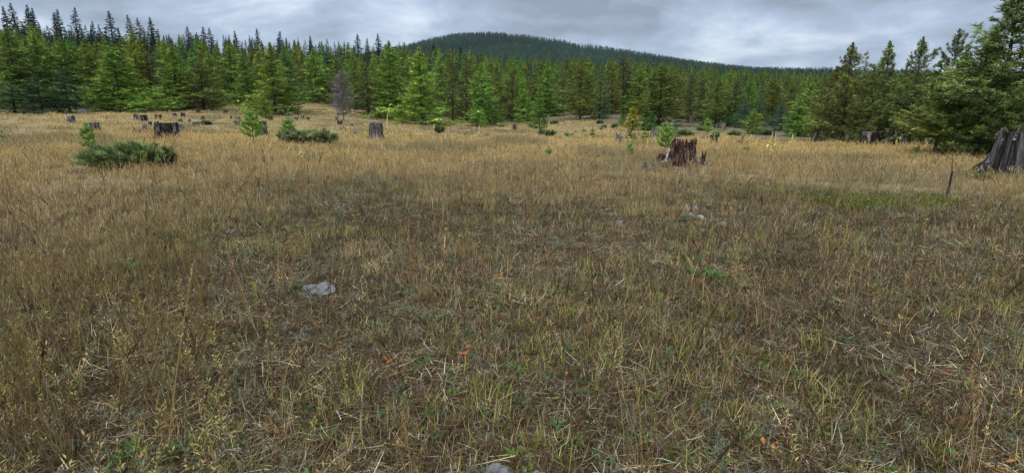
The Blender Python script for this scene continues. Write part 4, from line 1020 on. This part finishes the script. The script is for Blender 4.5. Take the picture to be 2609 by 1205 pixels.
juniper(1953, 345, 330, 28, 'dark juniper clump beside the small black stump', 7, col=(.05, .08, .04))
juniper(1412, 317, 308, 24, 'little juniper hump on the bank, leftmost', 8)
juniper(1529, 316, 306, 20, 'little juniper hump halfway along the bank', 9)
juniper(1566, 328, 317, 18, 'little juniper hump at the right bank foot', 10)
juniper(1539, 329, 320, 12, 'juniper sprig against the tiny pale stump', 11)
juniper(522, 318, 309, 26, 'juniper sprig by the low grey stump on the left', 12)
juniper(1790, 333, 325, 30, 'flat juniper hump on the mossy flat below the bare trunk', 13)

# ------------------------------------------------------------------ mulleins
def mullein(px, ytop, ybase, label, seed, leaves=0, group='dry yellow mulleins'):
    x, y, z, h, w, R = spot(px, ybase, ytop, None, .1); r = np.random.default_rng(seed); h = max(h, .45)
    t = empty('mullein', (x, y, z)); tag(t, label, 'plant', group)
    g = Geo(); ln = r.normal(0, .05, 2); s = np.linspace(0, 1, 6)
    P = np.stack([ln[0] * h * s ** 2, ln[1] * h * s ** 2, s * h], -1); wd = max(.012, R * .0007)
    tube(g, P[:4], np.linspace(wd, wd * .8, 4), 5, (.54, .42, .19)); place_mesh('stalk', g.mesh('mullein_stalk', M_plant), t, color=(1, 1, 1))
    g = Geo(); tube(g, P[2:], np.array([wd * .9, wd * 1.9, wd * 1.6, wd * .5]), 6, (.60, .48, .21)); place_mesh('seed_spike', g.mesh('mullein_spike', M_plant), t, color=(1, 1, 1))
    for k in range(leaves):
        a = k * 2.4 + r.normal(0, .3); zz = h * (.12 + .5 * k / max(1, leaves)); L = r.uniform(.17, .30) * (1.15 - .6 * k / leaves); W = L * .26
        q = np.array([0, .3, .65, 1.0]); ox = L * q; oz = L * (.35 * q - .75 * q ** 2 * r.uniform(.4, 1.2)); ww = W * np.array([.35, 1, .85, .05])
        c, s_ = math.cos(a), math.sin(a)
        V = [];
        for i in range(4): V += [[c * ox[i] - s_ * ww[i], s_ * ox[i] + c * ww[i], zz + oz[i]], [c * ox[i] + s_ * ww[i], s_ * ox[i] - c * ww[i], zz + oz[i]]]
        gl = Geo(); gl.add(np.array(V), [[[0, 1, 3, 2], [2, 3, 5, 4], [4, 5, 7, 6]]], (.66, .62, .20) if r.random() < .6 else (.45, .50, .13)); place_mesh('leaf', gl.mesh('mullein_leaf', M_plant), t, color=(1, 1, 1))
mullein(988, 290, 356, 'tall mullein with yellow drooping leaves beside the hollow stump', 1, 12)
mullein(1221, 318, 358, 'yellow mullein right of the dark sticks, on the open plain', 2, 8)
mullein(1957, 336, 386, 'tallest of the bright yellow leafy mulleins in the right grass', 3, 12)
mullein(1974, 342, 382, 'leafy yellow mullein just right of the tallest one', 4, 10)
mullein(1927, 352, 380, 'golden mullein left of the two tallest leafy ones', 5, 8)
mullein(2017, 342, 370, 'golden mullein in front of the little sapling near the forest corner', 6, 7)
mullein(2291, 348, 372, 'yellow-green mullein before the low burnt stump, right one of two', 7, 5)
mullein(2283, 354, 374, 'pale mullein before the low burnt stump, left one of two', 8, 3)
mullein(767, 366, 402, 'stout yellow-green mullein in the grass below the wide low juniper', 9, 12)
for k, (a, b, c) in enumerate(sorted([(935, 352, 380), (974, 368, 390), (1041, 348, 368), (1065, 345, 360), (1125, 350, 374), (1135, 342, 362), (1152, 340, 366), (1200, 346, 364), (1240, 370, 399), (1251, 385, 405), (687, 333, 360), (848, 318, 344),
        (570, 320, 334), (541, 357, 380), (889, 370, 392), (1106, 318, 336), (1843, 348, 366), (1798, 350, 368), (1914, 344, 358), (1808, 352, 370), (1830, 352, 370), (1715, 352, 372), (1690, 348, 364), (2358, 352, 370), (1650, 362, 376), (1851, 346, 362)], key=lambda q: q[0])):
    mullein(a, b, c, f'thin pale leafless mullein stalk in the grass, {ORD[k]} of the thin stalks from the left', 40 + k, 0, 'thin dry mullein stalks')

# ------------------------------------------------------------------ grass, litter and weeds
def blades(geo, n, spread, L, W, tilt, curl, cols, base=None, seg=3, zoff=0.0, cvar=.16):
    """n tapering bent blades; tilt and curl in radians (mean, sd)."""
    a = rng.uniform(0, 2 * PI, n); rr = spread * np.sqrt(rng.random(n)); B = np.stack([rr * np.cos(a), rr * np.sin(a), np.full(n, zoff)], -1)
    az = rng.uniform(0, 2 * PI, n); Ls = rng.uniform(L[0], L[1], n); ti = np.abs(rng.normal(tilt[0], tilt[1], n)); cu = rng.normal(curl[0], curl[1], n)
    wd = rng.uniform(W[0], W[1], n); ca, sa = np.cos(az), np.sin(az); tw = rng.uniform(-1, 1, n)
    side = nrm(np.stack([-sa + tw * ca * .4, ca + tw * sa * .4, np.zeros(n)], -1))
    V, P = [], B.copy()
    ws = [1.0, 0.95, 0.7, 0.0] if seg == 3 else [1.0, .8, 0.0]
    for k in range(seg + 1):
        if k < seg: V += [P - side * (wd * ws[k] * .5)[:, None], P + side * (wd * ws[k] * .5)[:, None]]
        else: V += [P.copy()]
        an = ti + cu * (k + .5) / seg
        P = P + np.stack([np.sin(an) * ca, np.sin(an) * sa, np.cos(an)], -1) * (Ls / seg)[:, None]
        P[:, 2] = np.maximum(P[:, 2], zoff + .003)
    V = np.stack(V, 1); m = 2 * seg + 1; o = (np.arange(n) * m)[:, None]
    q = np.concatenate([o + np.array([[2 * k, 2 * k + 1, 2 * k + 3, 2 * k + 2]]) for k in range(seg - 1)]); t = o + np.array([[2 * seg - 2, 2 * seg - 1, 2 * seg]])
    cols = np.array(cols); c = cols[rng.integers(0, len(cols), n)] * np.exp(rng.normal(0, cvar, n))[:, None]
    geo.add(V.reshape(-1, 3), [q, t], np.repeat(np.clip(c, .01, .9), m, 0))
    return B, P
TAN, STRAW, BROWN, GREY, RUST, GRN, YGR, SAGE = (.37, .28, .14), (.54, .44, .25), (.15, .112, .066), (.36, .33, .28), (.25, .14, .065), (.13, .19, .045), (.30, .32, .08), (.20, .22, .14)
def leafy(geo, n, P, D, L, W, col, cvar=.2):
    """small pointed leaves (diamonds) from points P along directions D"""
    s = nrm(np.cross(D, np.array([0, 0, 1.0]) + rng.normal(0, .3, (n, 3)))) * (W * .5)[:, None]
    V = np.stack([P, P + D * (L * .45)[:, None] - s, P + D * (L * .45)[:, None] + s, P + D * L[:, None] - np.array([0, 0, .15]) * L[:, None]], 1)
    o = (np.arange(n) * 4)[:, None]; f = np.concatenate([o + [[0, 1, 2]], o + [[1, 3, 2]]])
    geo.add(V.reshape(-1, 3), [f], np.repeat(np.clip(np.array(col) * np.exp(rng.normal(0, cvar, n))[:, None], .01, .9), 4, 0))
TUFT, TIDX = [], {}
def tuft(kind, n, fn):
    TIDX[kind] = []
    for k in range(n):
        g = Geo(); fn(g, k); TIDX[kind].append(len(TUFT)); TUFT.append(g.mesh('grass_tuft', M_grass))
def f_short(g, k): blades(g, 30, .11, (.04, .14), (.0018, .0036), (.5, .4), (.7, .6), [TAN, BROWN, BROWN, GREY, STRAW, RUST, (.08, .055, .035)], cvar=.4)
def f_green(g, k): blades(g, 8, .06, (.05, .18), (.003, .0060), (.35, .25), (.7, .5), [GRN, YGR, YGR, (.2, .26, .06)]); blades(g, 8, .07, (.06, .16), (.002, .0035), (.4, .3), (.6, .4), [TAN, STRAW])
def f_litter(g, k): blades(g, 24, .15, (.04, .17), (.0016, .0034), (1.42, .16), (.1, .35), [GREY, STRAW, TAN, (.55, .52, .47), BROWN, BROWN], zoff=.012 + .004 * k, cvar=.35)
def f_mat(g, k):
    blades(g, 60, .13, (.02, .07), (.002, .005), (1.1, .4), (.4, .5), [BROWN, BROWN, RUST, TAN, GREY, (.10, .07, .04), (.16, .13, .05)], seg=2, zoff=.003)
def f_stem(g, k):
    h = rng.uniform(.22, .42); ln = rng.normal(0, .06, 2); s = np.linspace(0, 1, 5); P = np.stack([ln[0] * s ** 2, ln[1] * s ** 2, h * s], -1)
    c = (.075, .045, .028); tube(g, P, np.linspace(.0022, .0012, 5), 3, c, cap=False)
    if k % 2 == 0:   # flat dead flower head
        n = 16; a = rng.uniform(0, 6.28, n); rr = .03 * np.sqrt(rng.random(n)); Q = P[-1] + np.stack([rr * np.cos(a), rr * np.sin(a), rng.uniform(-.004, .006, n)], -1)
        leafy(g, n, Q, nrm(rng.normal(0, 1, (n, 3)) + [0, 0, .5]), np.full(n, .012), np.full(n, .010), (.09, .055, .03))
        for i in range(5): tube(g, np.array([P[3], Q[i]]), [.0012, .0008], 3, c, cap=False)
    n = 8; u = rng.uniform(.1, .8, n); Q = np.stack([np.interp(u, s, P[:, i]) for i in range(3)], -1); leafy(g, n, Q, nrm(rng.normal(0, 1, (n, 3)) + [0, 0, .3]), rng.uniform(.015, .04, n), np.full(n, .004), (.14, .09, .05))
def f_dogbane(g, k):
    h = rng.uniform(.25, .42); ln = rng.normal(0, .08, 2); s = np.linspace(0, 1, 5); P = np.stack([ln[0] * s ** 1.6, ln[1] * s ** 1.6, h * s], -1)
    tube(g, P, np.linspace(.0025, .0012, 5), 3, (.22, .11, .06), cap=False)
    n = 34; u = np.sort(rng.uniform(.25, 1, n)); Q = np.stack([np.interp(u, s, P[:, i]) for i in range(3)], -1); a = np.arange(n) * 2.4
    D = nrm(np.stack([np.cos(a), np.sin(a), rng.uniform(.5, 1.3, n)], -1)); leafy(g, n, Q, D, rng.uniform(.016, .030, n), rng.uniform(.004, .007, n), [(.50, .42, .19), (.42, .36, .15), (.36, .36, .12)][k % 3])
def f_culm(g, k):
    for i in range(5):
        h = rng.uniform(.28, .50); ln = rng.normal(0, .09, 2); b = rng.normal(0, .03, 2); s = np.linspace(0, 1, 5); P = np.stack([b[0] + ln[0] * s ** 2, b[1] + ln[1] * s ** 2, h * s], -1)
        c = np.array([(.42, .30, .14), (.32, .20, .10), (.5, .4, .2)][i % 3]); tube(g, P, np.linspace(.0016, .0009, 5), 3, c, cap=False)
        n = 16; u = rng.uniform(.72, 1, n); Q = np.stack([np.interp(u, s, P[:, q]) for q in range(3)], -1); leafy(g, n, Q, nrm(rng.normal(0, .5, (n, 3)) + [0, 0, 1]), rng.uniform(.012, .028, n), np.full(n, .0035), c * 1.15)
    blades(g, 16, .05, (.08, .22), (.0018, .003), (.25, .2), (.5, .4), [TAN, BROWN, STRAW])
def f_forb(g, k):
    n = 13; a = rng.uniform(0, 6.28, n); D = nrm(np.stack([np.cos(a), np.sin(a), rng.uniform(.15, 1.0, n)], -1)); P = np.zeros((n, 3)) + rng.normal(0, .012, (n, 3)) * [1, 1, 0] + [0, 0, .01]
    leafy(g, n, P, D, rng.uniform(.025, .06, n), rng.uniform(.010, .020, n), [(.075, .15, .045), (.11, .17, .07), (.14, .20, .05)][k % 3])
def f_sage(g, k):
    for i in range(7):
        a = rng.uniform(0, 6.28); d = nrm(np.array([math.cos(a) * .5, math.sin(a) * .5, 1.0])); L = rng.uniform(.06, .15); n = 16; u = rng.random(n)
        leafy(g, n, d * (L * u)[:, None], nrm(d * .6 + rng.normal(0, .6, (n, 3))), rng.uniform(.014, .03, n), np.full(n, .0035), SAGE)
def f_red(g, k):
    n = 5; a = rng.uniform(0, 6.28, n); leafy(g, n, np.array([0, 0, .02]) + rng.normal(0, .02, (n, 3)) * [1, 1, .4], nrm(np.stack([np.cos(a), np.sin(a), rng.uniform(0, .8, n)], -1)), rng.uniform(.02, .045, n), np.full(n, .014), [(.36, .09, .04), (.45, .20, .06), (.5, .38, .06)][k % 3])
def f_mid(g, k): blades(g, 44, .17, (.07, .20), (.0035, .0065), (.15, .14), (.35, .35), [TAN, TAN, STRAW, STRAW, (.36, .26, .12), (.26, .18, .09)], cvar=.3)
def f_mid2(g, k):
    f_mid(g, k)
    for i in range(6):
        h = rng.uniform(.14, .30); b = rng.normal(0, .09, 2); ln = rng.normal(0, .07, 2); s = np.linspace(0, 1, 4); P = np.stack([b[0] + ln[0] * s ** 2, b[1] + ln[1] * s ** 2, h * s], -1)
        c = np.array([(.46, .34, .16), (.52, .41, .20), (.28, .18, .09)][i % 3]); tube(g, P, [.003, .0026, .0022, .0015], 3, c, cap=False)
        n = 9; u = rng.uniform(.72, 1, n); Q = np.stack([np.interp(u, s, P[:, q]) for q in range(3)], -1); leafy(g, n, Q, nrm(rng.normal(0, .5, (n, 3)) + [0, 0, 1]), rng.uniform(.018, .034, n), np.full(n, .0065), c * 1.1)
def f_far(g, k): blades(g, 64, .38, (.06, .19), (.012, .024), (.15, .14), (.3, .3), [TAN, STRAW, STRAW, (.40, .29, .13), BROWN], seg=2)
def f_cover(g, k):
    n = 60; a = rng.uniform(0, 6.28, n); rr = .16 * np.sqrt(rng.random(n)); P = np.stack([rr * np.cos(a), rr * np.sin(a), rng.uniform(.01, .09, n)], -1)
    leafy(g, n, P, nrm(rng.normal(0, .7, (n, 3)) + [0, 0, .6]), rng.uniform(.025, .04, n), rng.uniform(.012, .018, n), (.095, .112, .036), cvar=.5)
tuft('short', 8, f_short); tuft('green', 6, f_green); tuft('litter', 6, f_litter); tuft('mat', 5, f_mat); tuft('stem', 6, f_stem); tuft('dogbane', 6, f_dogbane); tuft('culm', 6, f_culm)
tuft('forb', 6, f_forb); tuft('sage', 4, f_sage); tuft('red', 3, f_red); tuft('mid', 5, f_mid); tuft('mid2', 6, f_mid2); tuft('far', 6, f_far); tuft('cover', 4, f_cover)
GCOL = source_collection('grass_tuft', TUFT)
SC = {}
def sow(obj, kind, x, y, size, tint, tilt=.12, dz=0.0):
    n = len(x)
    if n == 0: return
    k = np.array(TIDX[kind])[rng.integers(0, len(TIDX[kind]), n)]
    P = np.stack([x, y, land(x, y) - .008 + dz], -1); size = np.broadcast_to(size, (n,)) * np.exp(rng.normal(0, .18, n)); s3 = np.stack([size, size, size], -1)
    t = np.broadcast_to(np.asarray(tint, float), (n, 3)) * np.exp(rng.normal(0, .10, n))[:, None]
    SC.setdefault(obj, []).append((P, k, euler_z(n, tilt), s3, t))
def flush(obj, label, cat):
    P, k, r, s, t = [np.concatenate(q) for q in zip(*SC[obj])]
    # keep the grass off the rocks that show at the surface
    scatter(obj, GCOL, P, k, r, s, t, label, cat)
def field(n, r0, r1, a=62): return polar(n, -a, a, r0, r1)
def clear_of(x, y):
    k = np.ones(len(x), bool)
    for cx, cy, rr in BARE: k &= (x - cx) ** 2 + (y - cy) ** 2 > rr * rr
    return k
BARE = [(GS[0], GS[1], GS[2] * .9)]
for a, b, rr in ((818, 745, .17), (1275, 1200, .09), (1843, 572, .06), (1578, 570, .07), (1770, 535, .22), (2150, 588, .08), (1782, 552, .1)):
    q = on_land(a, b); BARE.append((q[0], q[1], rr))
# near ground: open patches of moss and litter, green blades, weeds
def zones(x, y):
    """How tall and golden (0..1), how green, how bare a place in the meadow is."""
    r = np.hypot(x, y); az = np.degrees(np.arctan2(x, y)) * 1.2; n1, n2 = fbm(x * .35 + 9, y * .35 + 3, 31), fbm(x * .9 + 5, y * .9, 41)
    edge = np.interp(az, [-60, -45, -30, -15, 0, 15, 30, 45, 60], [9.0, 9.0, 9.0, 9.2, 10, 11.2, 13.0, 12.4, 11.8])
    tall = sstep(-5.0, 6.0, r - edge + (n1 - .5) * 9) * (.35 + .65 * sstep(.3, .6, fbm(x * .8 + 17, y * .8 + 60, 91)))
    green = sstep(.42, .62, n2) ; bare = sstep(.5, .68, fbm(x * .6 + 70, y * .6 + 11, 51))
    return tall, green, bare, n1
def near_grass():
    for r0, r1, dm, a in ((.9, 3.9, 1.0, 66), (3.9, 8, .55, 55), (8, 14, .25, 52)):
        A = math.radians(2 * a) / 2 * (r1 * r1 - r0 * r0)
        def go(kind, per, keep, size, tint, obj='meadow_grass', tilt=.12, dz=0):
            x, y, r, az = field(int(per * dm * A), r0, r1, a); t, g, b, n1 = zones(x, y)
            k = (rng.random(len(x)) < np.clip(keep(t, g, b), 0, 1)) & clear_of(x, y); ti = np.asarray(tint(n1[k]) if callable(tint) else tint)
            sow(obj, kind, x[k], y[k], size, ti, tilt, dz)
        sc = 1.0 if r0 < 3 else (1.15 if r0 < 6 else 1.35)
        go('mat', 150, lambda t, g, b: 1 - .5 * t, 1.25 * sc, lambda n: np.stack([.38 + .46 * n, .38 + .46 * n, .34 + .46 * n], -1), 'meadow_litter')
        go('litter', 78, lambda t, g, b: (.35 + .65 * b) * (1 - .5 * t), .9 * sc, (1.06, .97, .82), 'meadow_litter', .06)
        go('short', 70, lambda t, g, b: 1 - .7 * b, sc, lambda n: np.stack([.66 + .65 * n, .61 + .63 * n, .51 + .6 * n], -1))
        go('green', 40, lambda t, g, b: (.2 + .8 * g) * (1 - .7 * t) * (1 - .4 * b), sc, (.95, .88, .8))
        go('culm', 14, lambda t, g, b: .14 + .7 * t, sc, (.78, .75, .68))
        go('stem', 7, lambda t, g, b: .5 + .5 * t, 1.1 * sc, (1, 1, 1), 'meadow_weeds')
        go('dogbane', 7, lambda t, g, b: .35 * (1 - .5 * t), sc, (.95, .95, .9), 'meadow_weeds')
        go('forb', 70, lambda t, g, b: (.25 + .75 * g) * (1 - .6 * t), sc, (.95, .95, .95), 'meadow_weeds')
        go('sage', 26, lambda t, g, b: (.25 + .75 * b) * (1 - .6 * t), sc, (.9, .9, .9), 'meadow_weeds')
        go('red', 5, lambda t, g, b: .6 * (1 - t), sc, (.9, .9, .9), 'meadow_weeds')
    # denser leafy weeds close by on the left
    x, y, r, az = polar(80, -55, -29, 2.0, 4.3); sow('meadow_weeds', 'dogbane', x, y, 1.1, (.92, .92, .85)); x, y, r, az = polar(260, -56, -30, 3.0, 7.5); sow('meadow_grass', 'culm', x, y, 1.0, (.6, .6, .5))
near_grass()
def far_grass():
    def hue(x, y, n1):
        r = np.hypot(x, y); n = fbm(x * .16 + 33, y * .16 + 8, 61); gold = sstep(9, 34, r) * .75 + n * .5; m = fbm(x * .3, y * .3, 71)
        c = np.stack([.50 + .60 * gold, .50 + .585 * gold, .54 + .38 * gold], -1); gr = sstep(.50, .66, m)[:, None] * .7
        return c * (1 - gr) + np.array([.52, .58, .62]) * gr
    for kind, r0, r1, per, size in (('mid', 4.5, 16, 20, .85), ('mid2', 5.5, 16, 15, .9), ('mid', 16, 30, 13, 1.1), ('mid2', 16, 32, 13, 1.1), ('far', 22, 46, 4.2, .9), ('far', 46, 104, 1.9, 1.15)):
        A = math.radians(104) / 2 * (r1 * r1 - r0 * r0); x, y, r, az = polar(int(A * per), -52, 52, r0, r1); t, g, b, n1 = zones(x, y)
        k = (rng.random(len(x)) < t * (.55 + .45 * sstep(.25, .5, n1)) * (1 - .45 * b * (r < 18))) & (r < edge_R(az) - sward_end(az) + 1.5 + (n1 - .5) * 9) & clear_of(x, y)
        tk = t[k]; x, y, n1 = x[k], y[k], n1[k]; sow('meadow_grass', kind, x, y, size * (.40 + .75 * n1 + .25 * tk), hue(x, y, n1) * np.array([1.04, 1.03, 1.02]) * (1.0 if kind == 'far' else 1.2), .1)
    for kind, per, size, ti in (('sage', 5, 1.5, (.8, .8, .8)), ('green', 4, 1.3, (.85, .85, .8)), ('short', 14, 1.4, (.6, .58, .55)), ('litter', 5, 1.3, (.8, .77, .72))):
        x, y, r, az = polar(int(per * 560), -50, 50, 11, 26); t, g, b, n1 = zones(x, y); k = rng.random(len(x)) < (1 - .8 * t) * (1 if kind in ('short', 'litter') else sstep(.5, .62, fbm(x * .4 + 3, y * .4 + 8, 95)))
        sow('meadow_grass', kind, x[k], y[k], size, ti)
    x, y, r, az = polar(3600, -52, 52, 9, 33); t, g, b, n1 = zones(x, y); k = rng.random(len(x)) < t; sow('meadow_weeds', 'stem', x[k], y[k], .9, (1, 1, 1))
    # greener low herbs under the forest edge
    x, y, r, az = polar(34000, -51, 51, 28, 140); d = r - edge_R(az); n = fbm(x * .3, y * .3, 81); k = (d > -9 - sward_end(az)) & (d < 16) & (n > .45); x, y = x[k], y[k]
    sow('meadow_grass', 'far', x, y, .55, np.stack([.42 + .2 * n[k], .46 + .22 * n[k], .48 + .1 * n[k]], -1), .15)
far_grass()
# creeping green ground cover
cv = Geo
def ground_cover():
    for (a, b, w, hh, ti) in ((2090, 505, 70, 9, (.8, .85, .8)), (2190, 522, 120, 11, (1.1, 1.05, .8)), (2290, 520, 90, 10, (1.0, 1.0, .8)), (2370, 520, 90, 13, (1.1, 1.1, .8)), (2130, 518, 80, 8, (1.1, 1.0, .7)), (2520, 448, 130, 7, (.75, .7, .6))):
        n = int(w * 2.2); px, py = rng.normal(a, w * .32, n), rng.normal(b, hh * .7, n); P = np.array([on_land(i, j)[:2] for i, j in zip(px, py)]); sow('ground_cover', 'cover', P[:, 0], P[:, 1], .8, ti)
    n = 60; P = np.array([on_land(i, j)[:2] for i, j in zip(rng.normal(2085, 16, n), rng.normal(496, 4, n))]); sow('ground_cover', 'red', P[:, 0], P[:, 1], 1.3, (.7, .6, .7))
ground_cover()
flush('meadow_grass', 'dry golden and brown grass with green blades covering the meadow', 'grass')
flush('meadow_litter', 'grey and brown straw litter matted on the ground', 'litter')
flush('meadow_weeds', 'dead weed stems, yellow leafy weeds and small herbs among the grass', 'weeds')
flush('ground_cover', 'low green creeping ground cover in a strip right of the stony patch', 'ground cover')
# single plants that stand out near the camera
def herb(px, py, label, seed, n, L, col, name='green_herb'):
    x, y, R = on_land(px, py); g = Geo(); a = rng.uniform(0, 6.28, n); D = nrm(np.stack([np.cos(a), np.sin(a), rng.uniform(.3, 1.6, n)], -1))
    leafy(g, n, rng.normal(0, L * .25, (n, 3)) * [1, 1, 0] + [0, 0, .01], D, rng.uniform(.5, 1.1, n) * L, np.full(n, L * .16), col)
    o = place_mesh(name, g.mesh(name, M_plant), None, (x, y, float(land(x, y))), color=(1, 1, 1)); tag(o, label, 'plant')
herb(1815, 712, 'bright green feathery herb in short grass, right one of two side by side', 1, 46, .17, (.10, .20, .06))
herb(1768, 706, 'darker green herb in short grass, left one of two side by side', 2, 40, .15, (.07, .13, .045))
herb(345, 1180, 'bright green leafy herb low on the left near the bottom border', 3, 44, .12, (.075, .15, .04))
herb(440, 1172, 'green leafy herb beside the bright one near the bottom border', 4, 40, .10, (.08, .15, .045))
herb(440, 610, 'grey green bushy herb in the left grass', 5, 70, .2, (.10, .13, .06))
herb(330, 700, 'grey green tuft below the grey green bushy herb', 6, 60, .18, (.09, .13, .05))
def tall_stem():
    x, y, R = on_land(428, 1165); g = Geo(); s = np.linspace(0, 1, 8); H = .92
    P = np.stack([x + .10 * s + .05 * s ** 2, y + .16 * s, float(land(x, y)) + H * s], -1); O = P[0].copy(); tube(g, P - O, np.linspace(.0032, .0014, 8), 4, (.46, .28, .13))
    n = 26; u = rng.uniform(.8, 1, n); Q = np.stack([np.interp(u, s, (P - O)[:, q]) for q in range(3)], -1); leafy(g, n, Q, nrm(rng.normal(0, .3, (n, 3)) + [0, 0, 1]), np.full(n, .022), np.full(n, .004), (.46, .34, .18))
    o = place_mesh('tall_grass_stem', g.mesh('tall_grass_stem', M_plant), None, tuple(O), color=(1, 1, 1)); tag(o, 'single tall orange-tan grass stem rising across the near left grass', 'grass stem')
tall_stem()

def ribbon():
    x, y, R = on_land(1186, 912); g = Geo(); t = np.linspace(0, 1, 12); a = t * 4.2
    P = np.stack([(.032 * np.sin(a)) - .05 * (t > .7) * (t - .7), .03 * np.cos(a), .022 + .018 * np.sin(a * 1.3)], -1); V = np.concatenate([P, P + [0, .003, .014]])
    g.add(V, [np.array([[i, i + 1, i + 13, i + 12] for i in range(11)])], (.55, .15, .08)); o = place_mesh('plastic_ribbon', g.mesh('plastic_ribbon', M_plant), None, (x, y, float(land(x, y)) + .03), color=(1, 1, 1))
    tag(o, 'curled scrap of orange-red plastic ribbon lying in the near grass', 'ribbon')
ribbon()

# ------------------------------------------------------------------ haze in the air
def haze():
    g = Geo(); X, Y0, Y1, Z0, Z1 = 3400, -3400, 3400, -8, 320
    v = np.array([[sx * X, y, z] for z in (Z0, Z1) for y in (Y0, Y1) for sx in (-1, 1)], float)
    f = [[0, 2, 3, 1], [4, 5, 7, 6], [0, 1, 5, 4], [2, 6, 7, 3], [0, 4, 6, 2], [1, 3, 7, 5]]
    g.add(v, [f], (1, 1, 1)); m, nt, N, L = new_mat('haze_air'); out = N('ShaderNodeOutputMaterial'); pv = N('ShaderNodeVolumePrincipled')
    pv.inputs['Color'].default_value = (.72, .86, 1.0, 1); pv.inputs['Density'].default_value = HAZE; pv.inputs['Anisotropy'].default_value = 0.0
    L(pv.outputs[0], out.inputs['Volume'])
    o = place_mesh('haze', g.mesh('haze', m)); tag(o, 'thin bluish haze in the air over the valley', 'haze', kind='stuff')
HAZE = 0.00004
haze()
